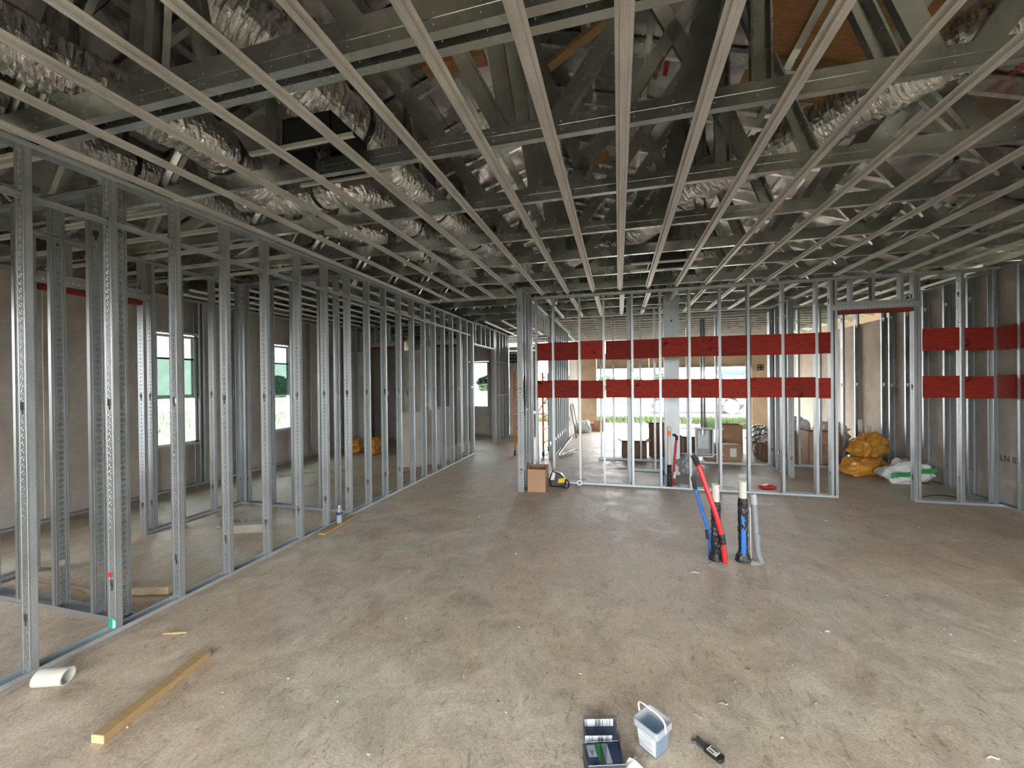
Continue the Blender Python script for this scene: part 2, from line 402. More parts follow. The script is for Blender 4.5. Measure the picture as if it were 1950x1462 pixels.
# paint mark and round sticker on the second stud
m = MB(); m.prism([(.024*math.cos(a), 0, .017*math.sin(a)) for a in [i*PI/6+.1*math.sin(i*2.2) for i in range(12)]], (0, -.0012, 0))
m.build('red_paint_mark', M['red'], wl.root, (-.018, Y0+S-wl.a-.0005, .385))
m = MB(); m.prism([(.034*math.cos(a), 0, .040*math.sin(a)) for a in [i*PI/10 for i in range(20)]], (0, -.0012, 0))
st = m.build('round_sticker', plain('green_sticker', (.0, .42, .26), .4), wl.root, (.002, Y0+S-wl.a-.0005, .06))
m = MB(); m.prism([(.004+.028*math.cos(a), 0, .031*math.sin(a)) for a in [-PI/2+i*PI/10 for i in range(11)]], (0, -.0008, 0))
m.build('white_half', M['white'], st, (0, -.0013, 0))
# raised header and clerestory framing past the end of the left wall
wh = Wall('wall_left_header', 'raised stud framing over the passage past the end of the left partition', 'Y', cL, 8.86, 11.9, 3.83, False)
wh.track(8.86, 10.45, 2.54); wh.track(8.86, 11.75, 3.055, False, 'middle_track'); wh.track(9.1, 11.9, 3.83, True)
for k in range(5): wh.stud(9.0+k*.36, 2.545, 3.05, k % 2 == 0)
for k in range(8): wh.stud(9.15+k*.38, 3.06, 3.825, True)
for y in (10.47, 10.52, 10.60, 10.95, 11.3, 11.62, 11.8): wh.stud(y, .002, 3.05, y > 11)
wh.track(10.45, 11.9, 0)
for z in (1.28, 2.2):
    m = MB(); m.box((.03, 0, 0), (.046, 1.2, .03)); m.build('blocking_bar', M['steel'], wh.root, wh.P(10.6, z))

# partitions of the left-hand rooms -----------------------------------
w1 = Wall('wall_closet_front', 'short stud partition meeting the left wall behind its second stud', 'X', 2.045, -5.05, -3.36)
for x in (-3.395, -3.63, -4.04, -4.45, -4.86): w1.stud(x, flip=True)
w2 = Wall('wall_closet_door', 'stud partition with a red-headed doorway beyond the left wall', 'Y', -5.13, 2.0, 4.52, gaps=((2.42, 3.27),))
for y, fl in ((2.02, 0), (2.36, 0), (2.43, 1), (3.27, 0), (3.36, 0), (3.67, 0), (4.07, 0), (4.48, 1)): w2.stud(y, flip=bool(fl))
w2.header(2.44, 3.27, 2.55, 2)
w3 = Wall('wall_closet_back', 'stud partition crossing the left room behind the water bottle', 'X', 4.475, -5.08, -3.36)
for x, fl in ((-5.02, 0), (-4.60, 0), (-4.2, 1), (-3.80, 0), (-3.52, 1)): w3.stud(x, flip=bool(fl))
w4 = Wall('wall_left_far', 'far stud wall of the left rooms with red door headers', 'X', 8.72, -6.7, -3.36, gaps=((-6.0, -5.2), (-4.3, -3.6)))
for x in (-6.65, -6.35, -6.04, -5.97, -5.16, -5.1, -4.75, -4.38, -4.31, -3.58, -3.5): w4.stud(x, flip=x > -5)
w4.header(-5.97, -5.18, 2.50, 2); w4.header(-4.28, -3.62, 2.50, 2)
for x0, x1 in ((-6.6, -6.05), (-5.12, -4.76), (-4.74, -4.4)):
    w4.panel(x0, x1, .08, 2.45, .052, .012, 'drywall', 'drywall_sheet')
w5 = Wall('wall_closet_rear', 'stud wall seen through the doorways of the left rooms', 'X', 10.6, -6.7, -4.25)
for i in range(7): w5.stud(-6.6+i*S*.93)
for i in range(3): w5.panel(-6.65+i*.79, -6.65+i*.79+.77, .03, 2.6, .052, .012, 'plaster', 'drywall_sheet')

# exterior left wall with windows --------------------------------------
XE = -6.75
we = Wall('wall_left_outer', 'outer left wall of dim sheathing panels behind steel studs', 'Y', XE-.05, -2.2, 12.0, gaps=())
WINS = [(4.52, 5.15), (6.50, 7.14)]
def outer_panel(y0, y1, z0, z1): we.panel(y0, y1, z0, z1, -.065, .02, 'plaster', 'sheathing_panel')
edges = [-2.2, -1.56, -.34, .88, 2.1, 3.32, 4.52, 5.15, 5.8, 6.5, 7.14, 8.3, 9.52, 10.74, 12.0]
for a, b in zip(edges, edges[1:]):
    win = any(abs(a-w0) < .01 for w0, w1_ in WINS)
    if b < 2.2 and a > .8: outer_panel(a+.003, b-.003, 0, .7); outer_panel(a+.003, b-.003, 2.5, ZC)  # opening added here, out of view, to let daylight into the rooms
    elif win: outer_panel(a+.003, b-.003, 0, .70); outer_panel(a+.003, b-.003, 2.48, ZC)
    else: outer_panel(a+.003, b-.003, 0, ZC)
for y in [-2.1+i*.61 for i in range(23)]:
    if not any(a-.02 < y < b+.02 for a, b in WINS) and not (.95 < y < 2.0): we.stud(y)
for a, b in WINS:
    we.stud(a-.03); we.stud(b+.03, flip=True); we.track(a, b, .68, False, 'sill_track'); we.track(a, b, 2.51, True, 'head_track')
def window(n, axis, c, a, b, z0, z1, label, bars):
    o = empty('window_%d' % n, (c, (a+b)/2, z0) if axis == 'Y' else ((a+b)/2, c, z0)); struct(o, label, 'window')
    hw = (b-a)/2; h = z1-z0; R = (0, 0, PI/2) if axis == 'Y' else (0, 0, 0)
    m = MB(); f = .035
    for x0, x1, q0, q1 in ((-hw, -hw+f, 0, h), (hw-f, hw, 0, h), (-hw, hw, 0, f), (-hw, hw, h-f, h)): m.box((x0, -.04, q0), (x1, .04, q1))
    m.build('window_frame', M['white'], o, rot=R)
    zs = [f]+[q-z0 for q in bars]+[h-f]
    for i in range(len(zs)-1):
        m = MB(); m.box((-hw+f, -.003, zs[i]), (hw-f, .003, zs[i+1]))
        m.build('pane', M['glass_green'] if (len(zs) == 4 and i == 1) else M['thin_glass'] if i == 0 else M['glass'], o, rot=R)
    for q in zs[1:-1]:
        m = MB(); m.box((-hw+f, -.02, q-.013), (hw-f, .02, q+.013)); m.build('rail', M['ink'] if q > zs[1] else M['white'], o, rot=R)
    m = MB(); m.box((-hw-.02, -.07, -.03), (hw+.02, .05, 0)); m.build('window_sill', M['white'], o, rot=R)
    return o
window(1, 'Y', XE-.09, 4.52, 5.15, .71, 2.46, 'white three-pane window nearest the camera in the outer left wall', (1.46, 2.08))
window(2, 'Y', XE-.09, 6.50, 7.14, .71, 2.46, 'white three-pane window farther back in the outer left wall', (1.44, 2.09))

# passage end wall, board and far openings -----------------------------
wp = Wall('wall_passage_end', 'pale board wall at the far end of the left passage', 'X', 12.05, -6.7, -1.45, 3.83, gaps=((-2.42, -1.5),))
for x0, x1, z0, z1 in ((-6.95, -5.6, 0, 3.83), (-5.6, -4.62, 0, 3.83), (-4.62, -3.96, 0, .86), (-4.62, -3.96, 2.32, 3.83), (-3.96, -3.3, 0, 3.83), (-3.29, -2.42, 0, 2.62), (-3.29, -2.42, 2.63, 2.75)):
    wp.panel(x0, x1, z0, z1, .06, .02, 'pinkwall', 'wall_board')
for x in (-6.6, -6.0, -5.3, -4.66, -3.93, -3.35, -2.45, -1.5): wp.stud(x)
window(3, 'X', 12.1, -4.62, -3.96, .87, 2.31, 'small white window at the end of the left passage', (1.62,))
for x, z in ((-3.12, 2.38), (-2.84, 2.38)):
    m = MB(); m.box((x-.12, -.005, z-.14), (x+.12, .005, z+.14)); q = m.build('black_plate', M['black'], wp.root, (6.7, -.06, 0))
    m = MB()
    for dx in (-.05, .05):
        for dz in (-.06, .06): m.lathe([(.018, 0), (.018, .003), (0, .003)], 8, (0, 0, 0)); 
    m = MB()
    for dx in (-.05, .05):
        for dz in (-.06, .06): m.box((x+dx-.015, -.008, z+dz-.015), (x+dx+.015, -.005, z+dz+.015))
    m.build('bolt_head', M['white'], q)
m = MB(); m.prism([(-2.86+.05*math.cos(a), 0, 1.62+.05*math.sin(a)) for a in [i*PI/4 for i in range(8)]], (0, -.003, 0)); m.prism([(-2.82+.05*math.cos(a), 0, 1.5+.05*math.sin(a)) for a in [i*PI/4 for i in range(8)]], (0, -.003, 0))
m.build('red_paint_spots', M['red'], wp.root, (6.7, .048, 0))

# side wall of the corridor (X = -1.4) -----------------------------------
wc = Wall('wall_corridor', 'stud partition ending in a tall post beside the cardboard box', 'Y', -1.43, 5.88, 14.3, gaps=((6.66, 8.62),))
wc.stud(5.885); wc.stud(6.10, flip=True); wc.stud(6.33); wc.stud(6.5, flip=True); wc.stud(6.62, flip=True)
for k in range(9): wc.stud(8.64+k*.37, flip=k % 2 == 1)
wc.track(6.66, 8.62, 2.30, False, 'header_track')
wc.panel(6.7, 8.6, 2.62, 3.02, .0, .012, 'plaster', 'header_panel')
for k in range(5):
    m = MB(); m.prism([(.008, 6.95-5.88+k*.3, 2.72), (.008, 7.12-5.88+k*.3, 2.72), (.008, 7.08-5.88+k*.3, 2.9), (.008, 6.95-5.88+k*.3, 2.9)], (.002, 0, 0))
    m.build('dark_slot', M['black'], wc.root)
m = MB(); m.box((-.02, 0, 0), (.02, .5, .03)); m.build('bridging_channel', M['steel'], wc.root, wc.P(6.0, 1.2))
wc.panel(11.75, 14.25, .02, 2.75, .05, .012, 'pinkwall', 'wall_board')
m = MB(); m.tube([(.02, .2, 2.7), (.05, .32, 1.9), (.02, .42, 1.35)], .009, 6); m.build('loose_conduit', M['bright'], wc.root)
m = MB(); m.prism([(-.02, .2, 1.72), (.03, .2, 1.76), (.05, .2, 1.3), (.01, .2, 1.12), (-.03, .2, 1.32)], (0, .03, 0)); m.build('hanging_black_sleeve', M['black'], wc.root)

# back partition with red blocking (Y = 6.536) ---------------------------
YB = 6.536; cB = YB + WT/2
wb = Wall('wall_back', 'back stud partition with two rows of red plywood blocking and a doorway', 'X', cB, -1.36, 4.72, gaps=((2.93, 3.80),))
BX = [-1.33, -1.045, -.62, -.205, .195, .605, 1.022, 1.438, 1.846, 2.255, 2.672, 2.85]
for i, x in enumerate(BX): wb.stud(x, flip=i % 5 == 3)
wb.stud(2.935, flip=True); wb.stud(3.80); wb.stud(3.87, flip=True); wb.stud(4.30); wb.stud(4.66, flip=True)
wb.header(2.94, 3.80, 2.545, 3)
R_ = random.Random(3)
for a, b in list(zip(BX, BX[1:-1]+[2.86])) + [(3.885, 4.285), (4.31, 4.655)]:
    if b-a < .1: continue
    for z0, z1 in ((2.0, 2.295), (1.385, 1.672)):
        j = R_.uniform(-.008, .012); wb.panel(a+.012, b-.004, z0+j, z1+j, -.036, .016)

# inner framing behind the back partition --------------------------------
wm = Wall('wall_middle', 'low-lying stud frame behind the back partition with the grey box', 'X', 8.74, -.42, 2.82, 2.98)
for x in (-.38, -.12, .42, 1.32, 1.85, 2.45, 2.78): wm.stud(x, z1=2.98)
wn = Wall('wall_chase', 'short stud frame beside the galvanized column', 'X', 7.78, .16, 1.05, 3.0)
for x in (.19, .62, 1.0): wn.stud(x, z1=3.0)
wn2 = Wall('wall_chase_side', 'narrow stud frame between the back partition and the column', 'Y', .19, 6.66, 7.72, 3.0)
for y in (6.7, 6.78, 7.2, 7.66): wn2.stud(y, z1=3.0)
ws = Wall('wall_store_side', 'stud frame running back from the doorway toward the cartons', 'Y', 2.80, 7.70, 8.68, 3.0)
for y, fl in ((7.74, 0), (7.95, 1), (8.3, 0), (8.62, 1)): ws.stud(y, z1=3.0, flip=bool(fl))
wq = Wall('wall_store_front', 'stud frame standing in front of the stacked cartons', 'X', 8.78, 2.86, 4.05, 3.0)
for x in (2.9, 3.28, 3.63, 4.0): wq.stud(x, z1=3.0)

# galvanized built-up column
c = empty('steel_column', (.905, 7.62, 0)); tag(c, 'wide galvanized box column behind the red plywood blocking', 'column')
m = MB(); m.box((-.115, -.06, 0), (.115, .06, 3.2)); m.build('column_shaft', M['steel'], c)
m = MB(); m.box((-.123, -.066, 0), (-.105, .066, 3.2)); m.box((.105, -.066, 0), (.123, .066, 3.2)); m.build('column_flange', M['steel'], c)
m = MB(); m.prism([(.014*math.cos(i*PI/4), -.0615, 2.7+.022*math.sin(i*PI/4)) for i in range(8)], (0, -.001, 0)); m.build('column_hole', M['black'], c)
m = MB(); m.box((-.13, -.08, 0), (.13, .08, .008)); m.build('base_plate', M['steel'], c)

# right exterior wall -----------------------------------------------------
wr = Wall('wall_right', 'right outer wall of grey plaster panels behind galvanized studs', 'Y', 4.75, -2.2, 14.3)
e = [-2.2, -1.0] + [.2+1.24*i for i in range(7)] + [8.9]
for a, b in zip(e, e[1:]):
    if 1.3 < a and b < 2.8:  # opening added in this unseen stretch to bring daylight onto the floor
        wr.panel(a+.002, b-.002, .0, .45, .062, .02, 'plaster', 'plaster_panel'); wr.panel(a+.002, b-.002, 2.5, 3.03, .062, .02, 'plaster', 'plaster_panel')
    else: wr.panel(a+.002, b-.002, .0, 3.03, .062, .02, 'plaster', 'plaster_panel')
for a, b in ((8.9, 10.7), (10.7, 12.5), (12.5, 14.3)): wr.panel(a+.002, b-.002, .0, 2.77, .062, .02, 'warmwall', 'plaster_panel')
for y in [6.33-.41*k for k in range(21) if not 1.5 < 6.33-.41*k < 2.65] + [6.73, 7.08, 7.5, 7.93, 8.34, 8.76]: wr.stud(y, flip=True)
for y in (9.85, 8.98, 11.6, 13.4): wr.stud(y, flip=True)
for a, b in ((6.36, 6.70), (5.95, 6.30), (5.54, 5.89)):
    for z0, z1 in ((2.0, 2.30), (1.385, 1.68)): wr.panel(a, b, z0, z1, -.03, .016)
text('wall_stencil', 'LN 02', .11, M['ink'], wr.root, (.0505, 6.56+2.2, .60), (PI/2, 0, -PI/2))

# far wall with the storefront opening -------------------------------------
wf = Wall('wall_far', 'tan far wall around the wide bright opening to the yard', 'X', 14.36, -1.4, 4.75, gaps=((-.74, 4.10),))
for x0, x1, z0, z1 in ((-1.4, -.74, 0, 3.03), (-.74, 1.0, 2.11, 2.62), (1.0, 2.6, 2.11, 2.62), (2.6, 4.10, 2.11, 2.62), (4.10, 4.75, 0, 3.03)):
    wf.panel(x0+.002, x1-.002, z0, z1, .0, .02, 'tan', 'sheathing_panel')
for x in (-1.36, -.78, 4.13, 4.7): wf.stud(x, off=.06)
wf.track(-.74, 4.1, 2.11, True, 'head_track')
m = MB(); m.box((4.35-.09, -.03, 1.95), (4.35+.09, -.02, 2.13)); q = m.build('black_plate', M['black'], wf.root, (1.4, 0, 0))
m = MB()
for dx in (-.045, .045):
    for dz in (-.045, .045): m.box((4.35+dx-.013, -.033, 2.04+dz-.013), (4.35+dx+.013, -.03, 2.04+dz+.013))
m.build('bolt_head', M['white'], q)

text('wall_stencil', 'EXT LND', .12, M['oldwood'], wf.root, (-1.02+1.4, -.0125, .48), (PI/2, 0, 0))
# ------------------------------------------------------------------ ceiling: furring channels
cl = empty('ceiling', (0, 0, ZC)); struct(cl, 'open ceiling grid of parallel metal furring channels under the trusses', 'ceiling')
def hat_mesh(L):
    m = MB(); pr = [(-.038, .024), (-.0215, .024), (-.0205, .019), (-.0165, .0), (-.006, .0), (-.004, .0022), (.004, .0022), (.006, 0), (.0165, .0), (.0205, .019), (.0215, .024), (.038, .024)]
    pts = pr + [(x, z+.0015) for x, z in reversed(pr)]
    n = len(pr); vs = [(x, 0, z) for x, z in pts] + [(x, L, z) for x, z in pts]; N = 2*n
    fs = [(i, (i+1) % N, N+(i+1) % N, N+i) for i in range(N)]
    m.add(vs, fs); return m.mesh('furring_channel', M['hat'])
ha = hat_mesh(8.8); hb = hat_mesh(2.05); hd = hat_mesh(11.0)
for k in range(-8, 12): put('furring_channel', ha, cl, (.035+S*k, -2.32, .001))
for k in range(-3, 12): put('furring_channel', hb, cl, (.07+S*k, 6.66, -.03))
he = hat_mesh(4.1); hf = hat_mesh(3.3)
for k in range(8): put('furring_channel', he, cl, (-3.72-S*k, 4.56, .001))
for k in range(16): put('furring_channel', hf, cl, (-6.68, -2.0+S*k, .001), (0, 0, -PI/2))
for k in range(5): put('furring_channel', hat_mesh(3.0), cl, (-3.0+S*k, 8.9, .001))
m = MB(); m.box((-3.25, 6.47, .001), (-1.38, 6.475, .035)); m.box((-3.25, 6.47, .0), (-1.38, 6.50, .002)); m.build('edge_angle', M['hat'], cl)
hx = hat_mesh(6.1)
for k in range(14): put('furring_channel', hx, cl, (-1.37, 8.95+S*k, -.005), (0, 0, -PI/2))

RX, RZ, PT = -.975, 5.20, .333
def zr(x): return RZ - PT*abs(x-RX)
def cchan(m, p0, p1, w_, d, flip=1):
    """C section in the XZ plane, web facing -Y, flanges going back by d"""
    p0 = Vector(p0); p1 = Vector(p1); a = (p1-p0); L = a.length; a.normalize(); n = Vector((-a.z, 0, a.x)); y = Vector((0, 1, 0)); c_ = (p0+p1)/2
    yw = T/2 if flip > 0 else d-T/2
    m.obox(c_+y*yw, a*L/2, y*T/2, n*w_/2)
    for sgn in (-1, 1):
        m.obox(c_+y*d/2+n*sgn*(w_/2-T/2), a*L/2, y*d/2, n*T/2)
        m.obox(c_+y*(d-yw)+n*sgn*(w_/2-.006), a*L/2, y*T/2, n*.006)
ZB = 3.082; CH = .108
m = MB(); cchan(m, (-7.1, 0, ZB+CH/2), (5.15, 0, ZB+CH/2), CH, .045); me_bot = m.mesh('bottom_chord', M['truss'])
m = MB(); cchan(m, (-7.1, 0, ZB+.075), (5.15, 0, ZB+.075), .15, .045); me_bot2 = m.mesh('bottom_chord', M['truss'])
m = MB(); m.box((-7.1, -.002, ZB+CH*.52), (5.15, 0, ZB+CH*.56)); me_rib = m.mesh('chord_rib', M['truss'])
tops = []
for a, b in ((-7.3, RX), (RX, 5.35)):
    m = MB(); cchan(m, (a, 0, zr(a)-.06), (b, 0, zr(b)-.06), .10, .045); tops.append(m.mesh('top_chord', M['truss']))
WEBS = [(.73, .72), (.36, .70), (-.36, .68), (1.28, .78), (1.62, 2.25), (2.95, 2.30), (3.1, 3.6), (-.62, RX+.05), (-1.05, -2.2),
        (-1.92, -2.25), (-2.4, -2.28), (-3.0, -3.02), (-3.45, -2.35), (-3.7, -4.3), (-4.9, -4.35), (-5.1, -5.6),
        (-.2, -.93), (.92, .15), (-.66, -1.55), (1.45, .95), (2.2, 1.5), (2.45, 3.1), (3.6, 2.95), (4.2, 4.15), (-1.5, -1.02), (-2.8, -2.3), (-4.2, -3.6), (-1.75, -1.3)]
webm = []
for i, (xb, xt) in enumerate(WEBS):
    m = MB(); cchan(m, (xb, .003, ZB+.07), (xt, .003, zr(xt)-.09), (.13 if i == 1 else .104), .039, -1 if i % 3 == 0 else 1); webm.append(m.mesh('web', M['truss']))
m = MB()
for x in [-6.4+i*.203 for i in range(55)]:
    for dz in (.03, .078): m.box((x-.0028, -.003, ZB+dz-.0028), (x+.0028, 0, ZB+dz+.0028))
me_scr = m.mesh('chord_screws', M['steel'])
TY = [-1.74+.813*k for k in range(4)] + [1.515, 1.60] + [2.336+.8045*k for k in range(6)] + [7.17, 7.98, 8.79, 9.6, 10.4, 11.2, 12.0, 12.85, 13.65, 14.3]
ORD = 'first second third fourth fifth sixth seventh eighth ninth tenth eleventh twelfth thirteenth fourteenth fifteenth sixteenth seventeenth eighteenth'.split()
for i, y in enumerate(TY):
    t = empty('roof_truss', (0, y, 0))
    if i < 4: lb = 'galvanized roof truss overhead behind the camera, %s from the rear opening' % ORD[i]
    elif i == 4: lb = 'front member of the doubled galvanized truss nearest the camera overhead'
    elif i == 5: lb = 'rear member of the doubled galvanized truss nearest the camera overhead'
    else: lb = 'galvanized roof truss, %s single truss behind the doubled one' % ORD[i-6]
    tag(t, lb, 'truss', 'parallel galvanized roof trusses')
    put('bottom_chord', me_bot2 if i in (4, 5) else me_bot, t)
    if 4 <= i <= 8: put('chord_rib', me_rib, t); tag(put('chord_screws', me_scr, t), kind='stuff')
    for q in tops: put('top_chord', q, t)
    for j, q in enumerate(webm):
        if i % 2 == 1 and j in (1, 9): continue
        if j >= 16 and not (i == 7 and j in (16, 17, 20, 21, 25) or i == 6 and j in (18, 19, 23) or i > 8 and j % 4 == i % 4): continue
        put('web', q, t)

# ------------------------------------------------------------------ roof: foil-faced boards and purlins
rf = empty('roof', (RX, 0, RZ)); struct(rf, 'pitched roof underside of foil-faced insulation boards on steel purlins', 'roof')
sl = math.atan(PT); L_half = 6.75/math.cos(sl)
bm_ = MB(); bm_.box((0, 0, 0), (1.122, 2.424, .025)); me_board = bm_.mesh('insulation_board', M['board'])
bm2 = MB(); bm2.box((0, 0, 0), (1.12, 2.42, .025)); me_wood = bm2.mesh('wood_board', M['roofwood'])
boards = {}
for s_ in (-1, 1):
    side = s_
    for iy in range(7):
        for ix in range(6):
            u = ix*1.128; y = -2.8+iy*2.43 + .3*(ix % 2)
            # local frame: u runs down the slope
            x = u*math.cos(sl)*s_; z = -u*math.sin(sl)+.03
            rot = (0, sl if s_ > 0 else PI-sl, 0)
            if s_ > 0: loc = (x, y, z)
            else: loc = (x, y, z+.025)
            wood = (s_ > 0 and ix == 2 and iy == 2)
            boards[(s_, ix, iy)] = put('wood_board' if wood else 'insulation_board', me_wood if wood else me_board, rf, loc, rot)
for s_ in (-1, 1):
    m = MB(); m.box((-.05, 0, .062), (L_half+.3, 17.9, .08)); m.build('leak_cover', M['oldwood'], rf, (0, -3.0 if s_ > 0 else 14.9, 0), (0, sl, 0 if s_ > 0 else PI))  # cover added above the boards to stop light leaking through the seams
pu = MB(); pu.box((-.03, 0, -.0), (.03, 17.4, .002)); pu.box((-.03, 0, 0), (-.028, 17.4, .045)); pu.box((.028, 0, 0), (.03, 17.4, .045)); me_pur = pu.mesh('purlin', M['truss'])
for s_ in (-1, 1):
    for k in range(11):
        u = .12+k*.61; put('purlin', me_pur, rf, (u*math.cos(sl)*s_, -2.7, -u*math.sin(sl)-.016), (0, sl*s_, 0))
text('wall_stencil', 'LN', .12, M['ink'], we.root, (-.0545, 5.90+2.2, 2.62), (PI/2, 0, PI/2))
# printing on the boards: red trade name and black R-value lettering
def board_text(x, y, s, size, mat, rz, nm):
    s_ = 1 if x > RX else -1
    n = Vector((-math.sin(sl)*s_, 0, -math.cos(sl)))
    z = zr(x)+.024
    d = Vector((math.cos(rz)*math.cos(sl), math.sin(rz), -math.cos(rz)*math.sin(sl)*s_)); d = (d-n*d.dot(n)).normalized(); v = n.cross(d)
    o = text(nm, s, size, mat, rf, (0, 0, 0), (0, 0, 0)); p = Vector((x-RX, y, z-RZ)) + n*.004
    if s == 'Eclipse':
        m = MB(); m.box((-.16, .065, 0), (.06, .105, .0008)); m.build('board_print_bar', mat, o)
    o.matrix_local = Matrix(((d.x, v.x, n.x, p.x), (d.y, v.y, n.y, p.y), (d.z, v.z, n.z, p.z), (0, 0, 0, 1)))
for x, y, rz in ((-2.5, 2.9, -PI/2), (-1.5, 3.9, -PI/2), (2.3, 5.0, PI/2), (1.2, 5.6, PI/2), (-2.4, 5.2, -PI/2), (2.9, 3.8, PI/2), (.4, 4.3, PI/2), (3.4, 5.6, PI/2)):
    board_text(x, y, 'Eclipse', .10, M['redink'], rz, 'board_print')
for x, y, rz in ((-1.3, 5.0, 0), (2.0, 4.5, PI/2), (3.2, 4.6, PI/2), (-2.0, 6.8, 0), (3.7, 6.2, PI/2)):
    board_text(x, y, 'R-6.5 T', .13, M['ink'], rz, 'board_print')
def gable(name, y, label):  # gables added to close the ends and darken the roof space
    g = empty(name, (RX, y, 3.1)); struct(g, label, 'wall')
    for k in range(10):
        x0, x1 = -6.9+k*1.19, -6.9+(k+1)*1.19-.004
        xs = [x0] + ([RX] if x0 < RX < x1 else []) + [x1]
        m = MB(); m.prism([(x0-RX, 0, 0), (x1-RX, 0, 0)] + [(x-RX, 0, zr(x)-3.1+.02) for x in reversed(xs)], (0, .02, 0)); m.build('shade_gable_panel', M['plaster'], g)
wrr = empty('wall_rear', (0, -2.28, 0)); struct(wrr, 'rear wall panels behind the camera around a wide opening added for daylight', 'wall')  # unseen wall; its opening is added and sized to let daylight in
for x0, x1, z0 in ((-6.85, -5.2, 0), (-5.2, -3.6, 0), (-3.6, -2.2, 0), (-2.2, -1.4, 2.5), (-1.4, .8, 2.5), (.8, 3.0, 2.5), (3.0, 4.85, 0)):
    m = MB(); m.box((x0, -.01, z0), (x1-.003, .01, 3.08)); m.build('sheathing_panel', M['plaster'], wrr)
gable('wall_shade_gable_rear', -2.3, 'gable end panels added behind the camera to darken the roof space')
gable('wall_shade_gable_far', 14.42, 'gable end panels added above the far opening to darken the roof space')
for nm, x, lb in (('trim_1', 4.86, 'boards added to block light at the right eave above the plaster wall'), ('trim_2', -6.88, 'boards added to block light at the left eave above the outer wall')):
    g = empty(nm, (x, 0, 3.06)); struct(g, lb, 'light blocker')  # boards added to keep outside light from entering at the eaves
    for k in range(7): m = MB(); m.box((-.01, -2.3+k*2.4, 0), (.01, -2.3+k*2.4+2.395, .19 if not (nm == 'trim_1' and k == 3) else .11)); m.build('eave_light_block', M['oldwood'], g)
# loose lumber wedged under the ridge
def lumber(name, p0, p1, w_, h, mat, label, cat='lumber', rollv=(0, 0, 1)):
    p0 = Vector(p0); p1 = Vector(p1); o = empty(name, (p0+p1)/2); tag(o, label, cat)
    a = (p1-p0); L = a.length; a.normalize(); u = Vector(rollv); u = (u-a*u.dot(a)).normalized(); s = a.cross(u)
    m = MB(); m.obox((0, 0, 0), a*L/2, s*w_/2, u*h/2); bevel(m.build('timber', mat, o), .002, 1); return o
lumber('lumber_block', (-.72, 3.62, 4.42), (-.05, 3.42, 4.62), .09, .038, M['pine'], 'yellow lumber piece wedged up under the ridge near the centre channel')
lumber('lumber_block', (-1.75, 3.5, 4.62), (-1.15, 3.52, 4.62), .14, .045, M['roofwood'], 'orange lumber block under the roof left of the ridge')
lumber('lumber_block', (-.55, 5.3, 4.3), (-.1, 5.28, 4.55), .12, .04, M['roofwood'], 'slanted orange board under the roof farther back at centre')

# ------------------------------------------------------------------ flexible ducts
def duct(path, r, label, straps=(), seed=1):
    rnd = random.Random(seed); pts = spline(path, .0135)
    o = empty('flexible_duct', path[0]); tag(o, label, 'duct', 'silver flexible ducts in the roof space')
    base = Vector(path[0]); rl = []; wv = 0
    for i, p in enumerate(pts):
        k = (i % 4); rl.append(r*(1.0 + (.02 if k == 0 else -.02 if k == 2 else 0)) + rnd.uniform(-.005, .005)*r/.15)
    m = MB(); m.tube([p-base for p in pts], r, 30, True, rl, .0065, rnd)
    q = m.build('duct_sleeve', M['foil'], o, smooth=False)
    at = q.data.attributes.new('straight', 'FLOAT_VECTOR', 'POINT'); vals = []; ln = 0
    for i, p in enumerate(pts):
        if i: ln += (p-pts[i-1]).length
        for k in range(30): vals += [ln, r*math.cos(2*PI*k/30), r*math.sin(2*PI*k/30)]
    at.data.foreach_set('vector', vals)
    for f in straps:
        i = int(f*(len(pts)-4)); m = MB(); m.tube([pts[i]-base, pts[i+1]-base, pts[i+2]-base, pts[i+3]-base], r*1.035, 20)
        m.build('black_strap', M['black'], o)
        m = MB(); p = pts[i+1]-base; m.box((p.x-.004, p.y-.02, p.z+r*.9), (p.x+.004, p.y+.02, p.z+.75)); m.build('hanger', M['black'], o)
    return o
duct([(-3.5, .1, 3.62), (-3.15, 1.1, 3.5), (-2.98, 1.62, 3.42), (-2.8, 2.0, 3.38), (-2.82, 2.28, 3.38), (-2.98, 2.6, 3.4), (-3.1, 3.1, 3.42)], .165, 'silver flexible duct crossing overhead at the far upper left', (.75,), 2)
duct([(-2.25, 1.72, 3.9), (-2.02, 2.0, 3.68), (-1.93, 2.25, 3.55), (-1.86, 2.55, 3.5), (-1.80, 2.8, 3.46)], .2, 'fat silver duct elbow above the black register box', (.82,), 3)
duct([(-1.80, 2.78, 3.46), (-1.79, 3.2, 3.42), (-1.75, 3.8, 3.4), (-1.70, 4.5, 3.4), (-1.55, 5.3, 3.4), (-1.3, 6.1, 3.42)], .14, 'long straight silver duct running back from the black register box', (.28, .55), 4)
duct([(-4.1, .8, 3.45), (-3.8, 1.7, 3.4), (-3.69, 2.3, 3.38), (-3.72, 2.9, 3.38), (-3.9, 3.8, 3.4)], .15, 'silver duct lying beyond the top of the left partition', (.5,), 5)
duct([(-3.3, 2.9, 3.36), (-2.75, 3.12, 3.36), (-2.35, 3.05, 3.36), (-2.17, 3.3, 3.36), (-2.16, 3.7, 3.36), (-2.1, 4.2, 3.36), (-1.92, 4.7, 3.36), (-1.7, 5.2, 3.36), (-1.15, 5.45, 3.36)], .135, 'winding silver duct left of the long straight duct', (.2, .5), 6)
duct([(-3.0, 3.6, 3.36), (-2.6, 4.2, 3.36), (-2.45, 5.0, 3.36), (-2.2, 5.8, 3.36), (-1.7, 6.4, 3.36)], .14, 'silver duct farther back on the left of the roof space', (.4,), 7)
